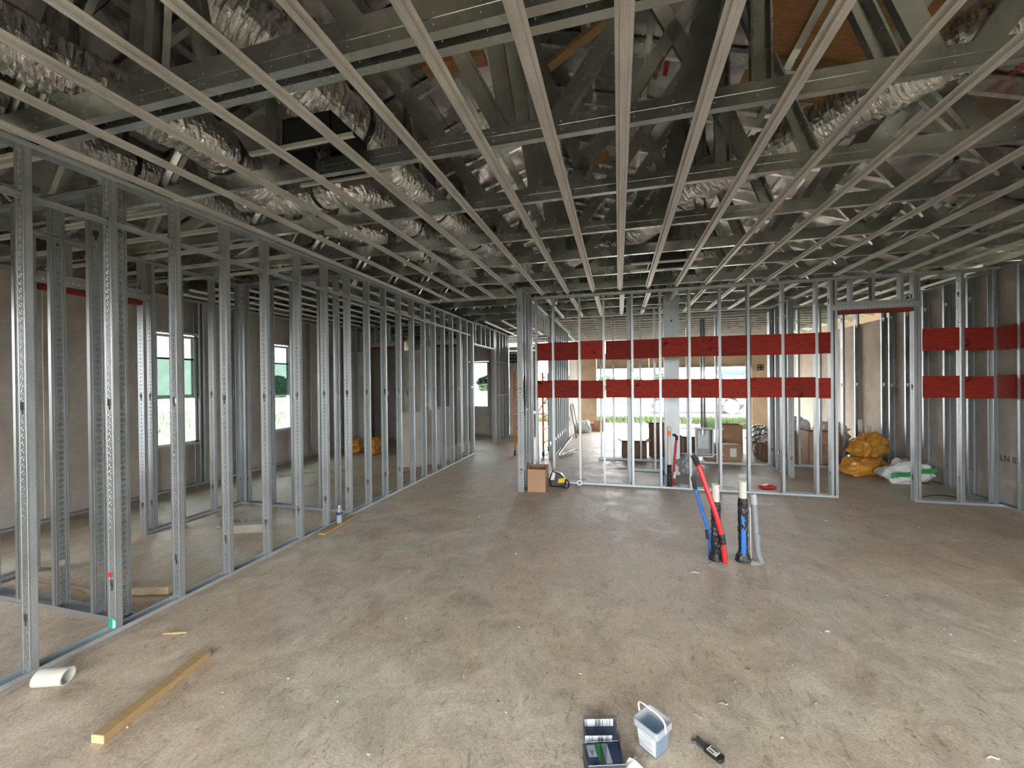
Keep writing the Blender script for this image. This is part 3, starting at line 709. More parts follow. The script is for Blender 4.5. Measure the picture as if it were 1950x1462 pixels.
duct([(2.9, 2.2, 3.62), (2.25, 2.62, 3.56), (1.9, 2.85, 3.52), (1.63, 3.17, 3.5), (1.42, 3.42, 3.48), (1.2, 3.65, 3.48), (.88, 3.85, 3.46), (.62, 4.15, 3.44), (.42, 4.55, 3.42), (.22, 4.9, 3.4)], .165, 'large silver duct sweeping down from the upper right', (.12, .78), 8)
duct([(.2, 4.92, 3.38), (.12, 5.3, 3.36), (-.25, 5.25, 3.36), (-.55, 5.5, 3.36), (-.85, 6.1, 3.36)], .125, 'short silver duct bending left near the back partition', (.3,), 9)
duct([(.9, 5.9, 3.36), (1.4, 6.0, 3.36), (2.0, 5.9, 3.38)], .11, 'small silver duct right of the far register box', (), 10)

# register boxes hung between channels
def register(x0, x1, y0, y1, z, h, label):
    o = empty('register_box', ((x0+x1)/2, (y0+y1)/2, z)); tag(o, label, 'duct box'); a, b = (x1-x0)/2, (y1-y0)/2
    m = MB(); t = .006
    for q in (((-a, -b, 0), (-a+t, b, h)), ((a-t, -b, 0), (a, b, h)), ((-a, -b, 0), (a, -b+t, h)), ((-a, b-t, 0), (a, b, h)), ((-a, -b, h-t), (a, b, h))): m.box(*q)
    m.build('box_shell', M['black'], o)
    m = MB(); m.lathe([(.09, h-.012), (.1, h-.012), (.1, h+.02)], 16); m.build('collar', M['ink'], o)
    m = MB(); m.box((-a-.012, -b-.012, .0), (-a, b+.012, .03)); m.box((a, -b-.012, 0), (a+.012, b+.012, .03)); m.build('side_flange', M['steel'], o)
    for s_ in (-1, 1):
        m = MB(); m.box((-a-.22, s_*(b+.028)-.012, -.004), (a+.18, s_*(b+.028)+.012, 0)); m.box((-a-.22, s_*(b+.028)-.012, -.0), (a+.18, s_*(b+.028)-.010, .018)); m.build('support_strip', M['hat'], o)
    return o
register(-2.0, -1.65, 2.06, 2.42, 3.088, .2, 'black open register box hanging among the ceiling channels upper left')
register(.38, .8, 5.24, 5.5, 3.088, .16, 'small black register box in the ceiling near the back partition')

# ------------------------------------------------------------------ floor objects, foreground
def rbox(name, dims, mat, parent, loc=(0, 0, 0), rot=(0, 0, 0), bw=.004):
    a, b, c_ = dims; m = MB(); m.box((-a/2, -b/2, 0), (a/2, b/2, c_)); o = m.build(name, mat, parent, loc, rot)
    if bw: bevel(o, bw)
    return o
# short lumber
a0, a1 = Vector((-2.342, 1.298, .02)), Vector((-2.437, 1.878, .02))
o = empty('lumber_offcut', (a0+a1)/2); tag(o, 'short pine lumber offcut lying on the slab at lower left', 'lumber')
d = (a1-a0); L = d.length; ang = math.atan2(d.y, d.x)
m = MB(); m.box((-L/2, -.033, -.02), (L/2, .033, .02)); bevel(m.build('timber', M['pine'], o, rot=(0, 0, ang)), .003)
m = MB(); m.box((-L/2-.0006, -.032, -.019), (-L/2, .032, .019)); m.build('end_grain', M['pine_end'], o, rot=(0, 0, ang))
m = MB(); m.prism([(.02, -.0333, -.012), (.10, -.0333, .004), (.11, -.0333, .012), (.03, -.0333, .002)], (0, -.0005, 0)); m.build('knot', M['oldwood'], o, rot=(0, 0, ang))
# pvc offcut
o = empty('pipe_offcut', (-3.04, 1.495, 0)); tag(o, 'white plastic pipe offcut lying by the left wall track', 'pipe')
m = MB(); n = 28; r0, r1 = .045, .039
for (ra, xa), (rb_, xb) in (((r0, -.075), (r0, .075)), ((r0, .075), (r1, .075)), ((r1, .075), (r1, -.075)), ((r1, -.075), (r0, -.075))):
    vs = []
    for x_, r_ in ((xa, ra), (xb, rb_)):
        for k in range(n):
            a = 2*PI*k/n; sk = .12*r_*math.sin(a)
            vs.append((x_+sk, r_*math.cos(a), r0+r_*math.sin(a)))
    m.add(vs, [(k, (k+1) % n, n+(k+1) % n, n+k) for k in range(n)])
m.build('pipe_wall', M['pvc'], o, rot=(0, 0, .35), smooth=False)
# plank with bottle
o = empty('wood_strip', (-3.185, 4.03, 0)); tag(o, 'flat wooden strip on the slab under the water bottle', 'wood strip')
rbox('timber', (.085, .62, .018), M['pine'], o, rot=(0, 0, .09), bw=.002)
o = empty('water_bottle', (-3.19, 4.05, .018)); tag(o, 'clear plastic water bottle standing on a wooden strip by the left wall', 'bottle')
m = MB(); m.lathe([(0, .003), (.026, 0), (.031, .006), (.029, .03), (.032, .05), (.029, .075), (.032, .095), (.032, .135), (.028, .155), (.016, .178), (.0125, .185), (.0125, .197)], 20); m.build('bottle_body', M['frost'], o, smooth=True)
m = MB(); m.lathe([(.0325, .098), (.0327, .1), (.0327, .132), (.0325, .134)], 20); m.build('bottle_label', plain('navy_label', (.03, .05, .16), .4), o, smooth=True)
m = MB(); m.lathe([(.0145, .192), (.0145, .206), (0, .206)], 16); m.build('cap', M['white'], o)
# splinter
lumber('wood_splinter', (-2.94, 1.985, .004), (-2.80, 2.035, .004), .016, .007, M['pine_end'], 'thin pale wood splinter on the slab near the left wall', 'splinter')

# bucket of screws
o = empty('screw_bucket', (.135, 1.905, 0), (0, 0, .90)); tag(o, 'square frosted plastic bucket holding blue screws, handle raised', 'bucket')
def rsq(h, r, z, n=5):
    pts = []
    for cx, cy, a0_ in ((1, 1, 0), (-1, 1, PI/2), (-1, -1, PI), (1, -1, 1.5*PI)):
        for k in range(n): a = a0_+k*PI/2/(n-1); pts.append((cx*(h-r)+r*math.cos(a), cy*(h-r)+r*math.sin(a), z))
    return pts
def loft(rings):
    m = MB(); n = len(rings[0]); vs = [p for r_ in rings for p in r_]
    fs = [(i*n+k, i*n+(k+1) % n, (i+1)*n+(k+1) % n, (i+1)*n+k) for i in range(len(rings)-1) for k in range(n)]
    m.add(vs, fs); return m
BH = .128
mm = loft([rsq(.046, .008, .0), rsq(.056, .012, BH-.024), rsq(.0545, .011, BH-.024), rsq(.045, .007, .002)]); mm.f.append(tuple(range(20))); mm.mi.append(0)
mm.build('bucket_body', M['thin_frost'], o, smooth=False)
loft([rsq(.056, .013, BH-.03), rsq(.063, .016, BH-.03), rsq(.064, .017, BH), rsq(.058, .014, BH), rsq(.055, .012, BH-.03)]).build('rim', M['frost'], o)
mm = loft([rsq(.0435, .007, .004), rsq(.0525, .010, .09)]); mm.f.append(tuple(20+i for i in range(20))); mm.mi.append(0); mm.build('screws', M['screws'], o)
m = MB(); m.add([(-.0475, -.047, .012), (-.0475, .036, .012), (-.055, .042, .092), (-.055, -.052, .092)], [(0, 1, 2, 3)])
lab = m.build('bucket_label', plain('label_paper', (.46, .48, .49), .6), o)
sm = MB()
for k, (y0_, y1_, z0_, z1_) in enumerate(((-.03, .03, .080, .084), (-.03, .02, .074, .077), (-.03, .03, .060, .063), (-.03, .01, .054, .056), (-.03, .005, .048, .050), (.012, .034, .03, .052), (-.03, .005, .03, .033), (-.03, .005, .022, .025))):
    x_ = -.0482-(z0_-.012)*.094; sm.box((x_-.0008, y0_, z0_), (x_, y1_, z1_))
sm.build('label_print', M['grey'], lab)
pts = [(.066*math.cos(a), 0, 0) for a in [0]]
hp = spline([(-.002, -.066, BH-.02), (-.012, -.066, BH+.03), (-.028, -.045, BH+.062), (-.036, 0, BH+.072), (-.028, .045, BH+.062), (-.012, .066, BH+.03), (-.002, .066, BH-.02)], .008)
m = MB(); m.tube(hp, .0042, 8); m.build('handle', M['white'], o, smooth=True)

# clear screw cases
def case(loc, rz, w_, d_, h, label, closed):
    o = empty('screw_case', loc, (0, 0, rz)); tag(o, label, 'screw box')
    m = MB(); t = .002
    for q in (((-w_/2, -d_/2, 0), (w_/2, d_/2, t)), ((-w_/2, -d_/2, 0), (-w_/2+t, d_/2, h)), ((w_/2-t, -d_/2, 0), (w_/2, d_/2, h)), ((-w_/2, -d_/2, 0), (w_/2, -d_/2+t, h)), ((-w_/2, d_/2-t, 0), (w_/2, d_/2, h))): m.box(*q)
    m.build('tray', M['clear'], o)
    rbox('screws', (w_-.008, d_-.008, h*.62), M['screws_dark'], o, (0, 0, .003), bw=.003)
    if closed:
        lid = rbox('lid', (w_+.004, d_+.004, .006), M['clear'], o, (0, 0, h), bw=.001)
        lb = empty('y'); bpy.data.objects.remove(lb)
        m = MB(); m.box((-w_/2+.006, -d_/2+.006, h-.0015), (w_/2-.006, d_/2-.006, h-.0005)); card = m.build('printed_card', plain('navy_card', (.03, .06, .16), .5), o)
        m = MB(); m.box((-w_/2+.012, -.012, h-.0005), (-w_/2+.048, d_/2-.012, h)); m.build('grey_square', M['lightgrey'], card)
        m = MB(); m.box((-w_/2+.052, -d_/2+.01, h-.0005), (-w_/2+.074, d_/2-.008, h)); m.build('green_band', M['green'], card)
        m = MB(); m.box((-w_/2+.078, -d_/2+.01, h-.0005), (-w_/2+.104, d_/2-.008, h)); m.build('pale_band', M['clear_strip'], card)
        m = MB(); c0 = (-w_/2+.03, .006)
        for dx, dy in ((0, -.012), (-.008, .012), (.008, .012)): m.tube([(c0[0], c0[1], h+.0003), (c0[0]+dx, c0[1]+dy, h+.0003)], .0015, 5)
        m.build('screw_symbol', M['ink'], card)
    else:
        m = MB(); m.box((-w_/2+.004, d_/2-.006, .012), (w_/2-.012, d_/2-.0045, h+.012)); ca = m.build('printed_card', M['label'], o)
        m = MB(); m.box((-w_/2, d_/2, h*.5), (w_/2+.008, d_/2+.004, h+.022)); m.build('raised_lid', M['clear'], o)
        m = MB()
        for k in range(3): m.box((-.02+k*.016, d_/2-.0068, h*.72), (-.017+k*.016, d_/2-.006, h+.008))
        m.build('card_print', M['ink'], ca)
    return o
case((-.09, 1.875, 0), .26, .15, .085, .062, 'open clear plastic case of dark screws behind the other case', False)
case((-.075, 1.735, 0), .30, .155, .11, .075, 'closed clear case with green and navy printed lid at the bottom edge', True)
o = empty('printed_card', (-.10, 1.815, 0), (0, 0, .26)); tag(o, 'white printed card standing between the two clear screw cases', 'card')
m = MB(); m.box((-.06, -.001, 0), (.06, .001, .078)); ca = m.build('card_face', M['label'], o)
m = MB(); m.box((-.052, -.002, .04), (-.035, -.001, .05)); m.box((0, -.002, .045), (.004, -.001, .07)); m.box((.012, -.002, .045), (.016, -.001, .07)); m.build('card_print', M['ink'], ca)
o = empty('torn_paper', (.05, 1.755, 0)); tag(o, 'torn white paper curling up beside the closed screw case', 'paper')
m = MB(); m.add([(-.05, -.012, .002), (-.012, -.03, .0), (.0, .0, .062), (-.02, .012, .055), (.05, -.008, .03), (.055, -.03, .0), (-.035, .01, .03)], [(0, 1, 2), (0, 2, 6), (6, 2, 3), (1, 5, 4), (1, 4, 2)])
q = m.build('sheet', plain('cream_paper', (.50, .49, .42), .8), o); q.modifiers.new('s', 'SOLIDIFY').thickness = .001
# black tool with label
o = empty('blade_holder', (.372, 1.945, 0), (0, 0, -.74)); o.scale = (1, 1.45, 1.2); tag(o, 'black plastic tool with a white label lying right of the bucket', 'tool')
m = MB(); m.prism([(-.01, -.016, 0), (.062, -.015, 0), (.068, -.008, 0), (.068, .008, 0), (.062, .015, 0), (-.01, .016, 0)], (0, 0, .014)); bevel(m.build('tool_body', M['black'], o), .003)
m = MB(); m.prism([(-.062, -.018, 0), (-.05, -.012, 0), (-.01, -.012, 0), (-.01, .012, 0), (-.05, .012, 0), (-.062, .018, 0), (-.07, .012, 0), (-.058, 0, 0), (-.07, -.012, 0)], (0, 0, .01)); bevel(m.build('tool_head', plain('dark_grey_plastic', (.06, .055, .055), .4), o), .002)
m = MB(); m.box((.0, -.012, .014), (.045, .012, .0148)); lb = m.build('tool_label', M['paper'], o)
m = MB(); m.box((.006, .004, .0148), (.04, .010, .0152)); m.box((.006, -.008, .0148), (.03, -.004, .0152)); m.build('label_print', M['ink'], lb)

# stub-up pipes --------------------------------------------------------------
def stub(x, y, h, hw_, r, label, name='stub_pipe', blue=False, mark=True):
    o = empty(name, (x, y, 0)); tag(o, label, 'pipe'); rnd = random.Random(int(x*100))
    m = MB(); m.lathe([(r, 0), (r, h), (r*1.05, h), (r*1.05, h+.006), (r*.86, h+.006), (r*.86, h-.08), (0, h-.08)], 24); m.build('pipe_wall', M['pvc'], o, smooth=False)
    n = 26; rl = [r*1.16+rnd.uniform(-.002, .005) + (.03*max(0, 1-i/4) if i < 4 else 0) for i in range(n)]
    m = MB(); m.tube([(0, 0, hw_*i/(n-1)) for i in range(n)], r, 22, True, rl, .003, rnd); m.build('black_wrap', M['tape'], o)
    if blue:
        for z0, z1 in ((.05, .30), (.34, .42)):
            m = MB()
            for a0_ in (-2.2,):
                vs = []
                for k in range(7):
                    a = a0_+.05+k*(.15 if z0 < .1 else .1)
                    for z in (z0, z1): vs.append(((r*1.32)*math.cos(a), (r*1.32)*math.sin(a), z+.01*math.sin(k)))
                m.add(vs, [(2*k, 2*k+2, 2*k+3, 2*k+1) for k in range(6)])
            q = m.build('blue_tape', M['blue'], o); q.modifiers.new('s', 'SOLIDIFY').thickness = .004
    if mark:
        m = MB()
        for k in range(6): m.box((-.010, -r-.0006, h-.03-k*.016), (-.004, -r+.003, h-.022-k*.016))
        m.build('pipe_print', M['grey'], o)
    return o
stub(.855, 4.06, .685, .535, .033, 'white stub pipe in black wrap behind the leaning red tube')
stub(1.085, 4.08, .72, .575, .033, 'white stub pipe in black wrap patched with blue tape', blue=True, mark=False)
def tubeobj(name, path, r, mat, label, extra=None, cat='tube'):
    o = empty(name, path[0]); tag(o, label, cat); b = Vector(path[0])
    m = MB(); m.tube([p-b for p in spline(path, .03)], r, 14); m.build('tube_wall', mat, o, smooth=True)
    for nm, p, mt, rr in extra or ():
        m = MB(); m.tube([Vector(q)-b for q in p], rr, 14); m.build(nm, mt, o)
    return o
tubeobj('supply_tube', [(.915, 3.992, 0), (.895, 3.988, .2), (.845, 3.99, .42), (.77, 4.01, .66), (.70, 4.03, .88)], .022, M['red'], 'red supply tube leaning left out of the slab', [('end_cap', [(.70, 4.03, .87), (.665, 4.02, .945), (.65, 4.02, .96)], M['black'], .023), ('black_tape', [(.899, 3.989, .17), (.885, 3.989, .26)], M['tape'], .026)])
tubeobj('supply_tube', [(.825, 4.15, 0), (.815, 4.15, .2), (.76, 4.15, .40), (.70, 4.15, .62)], .0165, M['blue'], 'blue supply tube leaning left beside the red tube', [('end_cap', [(.70, 4.15, .61), (.672, 4.15, .73)], M['black'], .016), ('black_tape', [(.808, 4.15, .15), (.796, 4.15, .24)], M['tape'], .019)])
o = tubeobj('conduit_stub', [(1.235, 4.07, 0), (1.21, 4.075, .06), (1.195, 4.08, .2), (1.185, 4.085, .4), (1.178, 4.09, .53)], .024, M['grey_pvc'], 'grey conduit stub with taped end, rightmost of the slab pipes', [('taped_end', [(1.178, 4.09, .52), (1.175, 4.09, .59), (1.168, 4.09, .61)], M['grey'], .027), ('coupling', [(1.198, 4.079, .19), (1.194, 4.081, .26)], M['grey_pvc'], .029)], 'conduit')
tubeobj('ground_rod', [(1.150, 4.09, 0), (1.147, 4.09, .5)], .007, M['bright'], 'thin pale rod standing beside the grey conduit stub', None, 'rod')
for x, y, s_, lb in ((.87, 4.08, 1.0, 'pale concrete ring around the left stub pipe'), (1.14, 4.08, 1.25, 'pale concrete ring around the right stub pipes')):
    m = MB(); rr = random.Random(5); n = 20
    ring = [(x+s_*(.085+rr.uniform(-.01, .02))*math.cos(2*PI*k/n), y+(.07+rr.uniform(-.01, .015))*math.sin(2*PI*k/n), 0) for k in range(n)]
    m.add([(x, y, .012)]+ring, [(0, 1+k, 1+(k+1) % n) for k in range(n)]); tag(m.build('grout_ring', plain('pale_grout', (.55, .50, .40), .9, 0, .3, 60, .5)), lb, 'grout')
o = stub(.745, 6.60, .94, .36, .026, 'white stub pipe in black wrap standing in the back partition track', mark=False)
m = MB(); m.lathe([(.0262, .8), (.0266, .8), (.0266, .88), (.0262, .88)], 16); m.build('orange_mark', M['orange'], o)
tubeobj('supply_tube', [(.83, 6.75, 0), (.826, 6.75, .2), (.845, 6.75, .5), (.868, 6.74, .74)], .019, M['red'], 'red supply tube rising behind the back partition', [('elbow', [(.868, 6.74, .72), (.872, 6.735, .77), (.84, 6.73, .80), (.81, 6.73, .80)], M['black'], .022), ('white_core', [(.828, 6.74, .12), (.842, 6.74, .22)], M['white'], .020)])
tubeobj('supply_tube', [(.656, 6.66, 0), (.653, 6.66, .45)], .015, M['blue'], 'short blue supply tube behind a stud of the back partition', [('black_tape', [(.656, 6.66, .18), (.655, 6.66, .26)], M['tape'], .02)])

# papers on the slab
def sheet(name, x, y, a, w_, h, label, mat='paper', lines=0):
    o = empty(name, (x, y, .002), (0, 0, a)); tag(o, label, 'paper')
    m = MB(); m.add([(-w_/2, -h/2, 0), (w_/2, -h/2, .004), (w_/2, h/2, 0), (-w_/2, h/2, .005)], [(0, 1, 2, 3)]); q = m.build('page', M[mat], o); q.modifiers.new('s', 'SOLIDIFY').thickness = .001
    if lines:
        m = MB()
        for k in range(lines): m.box((-w_*.4, h*(.36-.72*k/lines), .0046), (w_*.38, h*(.36-.72*k/lines)-.003, .0052))
        m.build('page_print', M['grey'], q)
sheet('paper_slip', .835, 3.885, -.75, .15, .085, 'printed paper slip lying in front of the stub pipes', 'paper', 6)
sheet('paper_slip', 1.09, 5.24, .1, .16, .05, 'folded white paper on the slab behind the stub pipes')
sheet('paper_slip', .06, 7.9, .3, .2, .12, 'pale paper scrap on the floor behind the back partition at left')

# scattered debris -----------------------------------------------------------
rd = random.Random(11); m = MB()
for k in range(300):
    x = rd.uniform(-3.0, 3.6); y = rd.uniform(1.2, 6.3); s_ = rd.uniform(.0015, .0038)*(1 if rd.random() < .93 else 1.8)
    a = rd.uniform(0, PI); m.cur = 0 if rd.random() < .55 else 1
    m.obox((x, y, s_*.4), (math.cos(a)*s_*rd.uniform(1, 2.2), math.sin(a)*s_, 0), (-math.sin(a)*s_, math.cos(a)*s_, 0), (0, 0, s_*.45))
tag(m.build('floor_debris', [plain('pale_chips', (.70, .64, .50), .8), plain('dark_chips', (.16, .12, .09), .8)]), 'tiny pale and dark chips scattered over the slab', 'debris', kind='stuff')
for x, y, a, L, nm, mat, lb in ((.62, 3.72, .3, .09, 'wire_twist', 'paper', 'white wire scraps left of the paper slip'), (.36, 2.13, -.5, .045, 'foil_scrap', 'bright', 'shiny metal sliver above the black tool'),
        (.50, 2.24, .1, .05, 'foil_scrap', 'bright', 'shiny metal sliver right of the bucket handle'), (1.55, 2.2, .2, .06, 'plastic_scrap', 'paper', 'white plastic scrap at lower right of the slab'),
        (1.30, 3.05, .4, .04, 'plastic_scrap', 'paper', 'small white scrap on the slab right of the pipes'), (.95, 2.35, 1.2, .06, 'twig', 'oldwood', 'brown twig on the slab right of the black tool'), (.60, 2.42, 1.3, .04, 'twig', 'oldwood', 'pale twig on the slab above the black tool'), (.21, 2.62, 2.2, .06, 'twig', 'oldwood', 'thin twig on the slab above the bucket')):
    o = empty(nm, (x, y, .004), (0, 0, a)); tag(o, lb, 'scrap'); m = MB()
    m.tube([(-L/2, 0, 0), (-L*.1, L*.12, .004), (L*.25, -L*.06, .002), (L/2, L*.08, .003)], .0025, 6, True, [.001, .0035, .003, .001]); m.build('strand', M[mat], o)

# ------------------------------------------------------------------ cartons, sacks and mid-ground things
def carton(x, y, z, rz, w_, d_, h, mat, label, flaps=True, tilt=0, oval=False, lab=False, group=None):
    o = empty('cardboard_box', (x, y, z), (tilt, 0, rz)); tag(o, label, 'box', group); t = .005
    m = MB()
    for q in (((-w_/2, -d_/2, 0), (w_/2, d_/2, t)), ((-w_/2, -d_/2, 0), (-w_/2+t, d_/2, h)), ((w_/2-t, -d_/2, 0), (w_/2, d_/2, h)), ((-w_/2, -d_/2, 0), (w_/2, -d_/2+t, h)), ((-w_/2, d_/2-t, 0), (w_/2, d_/2, h))): m.box(*q)
    m.build('box_body', M[mat], o)
    if flaps:
        for s_ in (-1, 1):
            m = MB(); f = w_*.30; m.prism([(s_*w_/2, -d_/2, h), (s_*(w_/2+f*.55), -d_/2, h+f*.35), (s_*(w_/2+f*.55), d_/2, h+f*.35), (s_*w_/2, d_/2, h)], (0, 0, t)); m.build('flap', M[mat], o) if w_ > .3 else None
            m = MB(); f = min(.12, d_*.4); m.prism([(-w_/2, s_*d_/2, h), (w_/2, s_*d_/2, h), (w_/2, s_*(d_/2-f*.35), h-f*.5), (-w_/2, s_*(d_/2-f*.35), h-f*.5)], (0, -s_*t, 0)); m.build('flap', M[mat], o)
    else:
        m = MB(); m.box((-w_/2, -d_/2, h-t), (w_/2, d_/2, h)); m.build('lid', M[mat], o)
        m = MB(); m.box((-.025, -d_/2-.001, h-.06), (.025, -d_/2, h)); m.box((-.025, -d_/2, h), (.025, d_/2, h+.001)); m.build('tape_strip', M['oldwood'], o)
    if oval:
        m = MB(); m.tube([(.02+.13*math.cos(i*PI/16), -d_/2-.002, h*.5+.07*math.sin(i*PI/16)) for i in range(33)], .004, 5, False); q = m.build('printed_oval', M['ink'], o)
        text('printed_name', 'S', .11, M['ink'], o, (-.05, -d_/2-.002, h*.5), (PI/2, 0, 0))
    if lab:
        m = MB(); m.box((w_*.18, -d_/2-.002, h*.3), (w_*.36, -d_/2, h*.8)); m.build('shipping_label', M['white'], o)
    return o
carton(-1.21, 6.10, 0, .06, .275, .40, .345, 'card', 'open brown cardboard box beside the wall post', True)
G = 'cartons stored behind the back partition'
carton(.31, 9.15, 0, .06, .50, .34, .33, 'card_dark', 'low dark carton behind the studs left of the column', True, group=G)
carton(.83, 9.52, 0, -.1, .36, .34, .70, 'card_dark', 'tall dark carton just left of the galvanized column', True, group=G)
carton(1.14, 9.1, 0, .08, .24, .3, .5, 'card_dark', 'dark carton just right of the galvanized column', True, group=G)
carton(1.47, 9.35, 0, 0, .29, .36, .42, 'card_dark', 'dark carton behind the grey electrical box', True, group=G)
carton(2.04, 9.12, 0, .03, .66, .3, .34, 'card', 'long low carton with a white shipping label', False, lab=True, group=G)
carton(2.50, 10.35, 0, -.06, .44, .42, .62, 'card', 'upright brown carton standing near the bright opening', True, group=G)
carton(3.27, 9.1, 0, .02, .30, .3, .30, 'card', 'small brown carton under a larger one behind the studs', False, group=G)
carton(3.26, 9.1, .302, .05, .27, .28, .34, 'card', 'pale brown carton stacked on a small carton', True, group=G)
carton(3.85, 9.2, 0, .0, .60, .42, .63, 'card', 'large brown carton printed with a black oval', True, oval=True, group=G)
carton(2.93, 9.35, 0, .0, .26, .3, .33, 'card_dark', 'dark carton below the crumpled foil roll', False, group=G)
carton(-.98, 13.9, 0, .2, .3, .3, .25, 'card', 'small carton far away beside the tan wall', False, group=G)
carton(-.62, 13.7, 0, .5, .26, .3, .35, 'card', 'open carton far away at the edge of the opening', True, group=G)

def sack(name, x, y, z, rz, w_, d_, h, mat, label, seed, tilt=(0, 0), cat='sack', group=None, pin=.0):
    rnd = random.Random(seed); o = empty(name, (x, y, z), (tilt[0], tilt[1], rz)); tag(o, label, cat, group)
    nu, nv = 48, 28; vs = []; ph = [rnd.uniform(0, 6) for _ in range(8)]
    for j in range(nv+1):
        v = -PI/2+PI*j/nv
        for i in range(nu):
            u = 2*PI*i/nu; p = .45
            cx = math.copysign(abs(math.cos(u))**p, math.cos(u))*math.cos(v)**.55; cy = math.copysign(abs(math.sin(u))**p, math.sin(u))*math.cos(v)**.55; cz = math.sin(v)
            k = 1+.05*math.sin(5*cx+ph[0]+3*cz)+.04*math.sin(9*cy+ph[1])+.025*math.sin(14*cx+11*cy+ph[2])
            e_ = 1-.35*pin*abs(cx)**3
            zz = (cz*.5*k*e_+.5)*h*(1-.25*abs(cx)**4)
            q = Vector((cx*w_*4.5+seed, cy*d_*4.5, cz*h*4.5))
            nz = mnoise.fractal(q, .9, 2.2, 4)*.20*min(w_, d_, h) + (.5-abs(mnoise.noise(q*1.8+Vector((9, 3, 1)))))*.10*min(w_, d_, h)
            nv_ = Vector((cx, cy, cz*1.1)).normalized()*nz
            vs.append((cx*w_/2*k+nv_.x, cy*d_/2*k+nv_.y, max(0, zz+nv_.z*(1 if cz > -.5 else .2))))
    m = MB(); m.add(vs, [(j*nu+i, j*nu+(i+1) % nu, (j+1)*nu+(i+1) % nu, (j+1)*nu+i) for j in range(nv) for i in range(nu)])
    body = m.build('sack_body', M[mat], o, smooth=True); return o, body
sack('plastic_sack', 4.05, 8.22, 0, .42, .78, .38, .28, 'amber', 'amber plastic sack lying flat in front, folded neck to the left', 21, pin=.5, group='amber sacks by the right wall')
sack('plastic_sack', 4.33, 8.54, .26, .5, .56, .36, .40, 'amber', 'amber plastic sack heaped on top of the other amber sack', 22, (0, -.35), group='amber sacks by the right wall')
o, bd = sack('grain_sack', 4.40, 7.74, 0, .05, .62, .30, .33, 'white_sack', 'white sack with a green printed band lying by the right wall', 23, (0, -.12), pin=.2)
m = MB(); vs = []
for i in range(15):
    x_ = -.30+.60*i/14; zz = .13+.05*i/14+.012*math.sin(i*.9)
    yy = -.176-.004*math.sin(i)
    vs += [(x_, yy-.012*math.sin(PI*i/14), zz), (x_, yy+.006-.012*math.sin(PI*i/14), zz+.07)]
m.add(vs, [(2*i, 2*i+2, 2*i+3, 2*i+1) for i in range(14)]); q = m.build('green_band', M['green'], o); q.modifiers.new('s', 'SOLIDIFY').thickness = .004
m = MB()
for i in range(5): m.lathe([(.018, 0), (.018, .002), (0, .002)], 10, (0, 0, 0))
sack('foil_bundle', 3.05, 9.95, 0, .1, .40, .40, .62, 'foilwrap', 'crumpled silver foil bundle lying behind the studs', 24, (0, -.15), 'foil')
sack('plastic_bag', 3.68, 9.9, 0, .1, .38, .5, .82, 'white_sack', 'crumpled clear plastic bag heaped against the right wall', 25, cat='bag')
sack('plastic_bag', 4.25, 9.8, 0, .1, .5, .5, .75, 'drywall', 'pale fabric bundle behind the large printed carton', 26, cat='bag')
sack('plastic_bag', 1.18, 7.55, 0, .3, .34, .3, .33, 'frost', 'crumpled clear plastic wrap at the foot of the column', 27, cat='bag')
sack('plastic_bag', .95, 6.62, .0, .2, .16, .12, .07, 'frost', 'small clear plastic bag on the back partition track', 28, cat='bag')
sack('red_rag', 2.15, 6.85, 0, .4, .22, .14, .06, 'red', 'crumpled red rag on the floor just behind the back partition', 29, cat='rag')
sack('plastic_sack', -6.16, 8.36, 0, .4, .32, .28, .34, 'amber', 'amber plastic sack at the far end of the left room, left one', 30, group='amber sacks in the left room')
sack('plastic_sack', -5.62, 8.35, 0, -.3, .36, .3, .36, 'amber', 'amber plastic sack at the far end of the left room, right one', 31, group='amber sacks in the left room')
# tool bag behind the box
o = empty('tool_bag', (-.925, 6.34, 0), (0, 0, .1)); tag(o, 'black and yellow tool bag slumped behind the cardboard box', 'bag')
m = MB(); m.prism([(-.14, -.09, 0), (.10, -.09, 0), (.12, -.09, .10), (.05, -.09, .2), (-.10, -.09, .25), (-.15, -.09, .12)], (0, .18, 0)); bevel(m.build('bag_body', M['black'], o), .03, 3)
m = MB(); m.prism([(-.02, -.10, .07), (.09, -.10, .08), (.10, -.10, .16), (.0, -.10, .14)], (0, .03, 0)); bevel(m.build('yellow_patch', plain('yellow_fabric', (.72, .45, .03), .6), o), .008)
m = MB(); m.prism([(-.13, -.102, .12), (-.09, -.102, .24), (-.05, -.102, .22), (-.07, -.102, .12)], (0, .02, 0)); m.build('white_patch', M['white'], o)
m = MB(); m.tube(spline([(.04, -.1, .03), (.1, -.15, .012), (.15, -.12, .02), (.15, -.06, .09), (.11, -.06, .13)], .02), .011, 8); m.build('strap', M['black'], o)
tubeobj('black_cable', [(3.92, 6.72, .006), (4.02, 6.69, .05), (4.15, 6.70, .07), (4.34, 6.74, .05), (4.46, 6.78, .006)], .006, M['black'], 'black cable draped over the track at the foot of the right wall frame', None, 'cable')
# white tape roll on the track
o = empty('tape_roll', (-.62, 6.51, .04), (PI/2, 0, .1)); tag(o, 'small white and blue roll at the foot of a back partition stud', 'tape roll')
m = MB(); m.lathe([(.018, 0), (.045, 0), (.045, .05), (.018, .05), (.018, 0)], 20); m.build('roll', M['white'], o)
m = MB(); m.lathe([(0, .045), (.02, .045), (.02, .052), (0, .052)], 12); m.build('core', M['blue'], o)
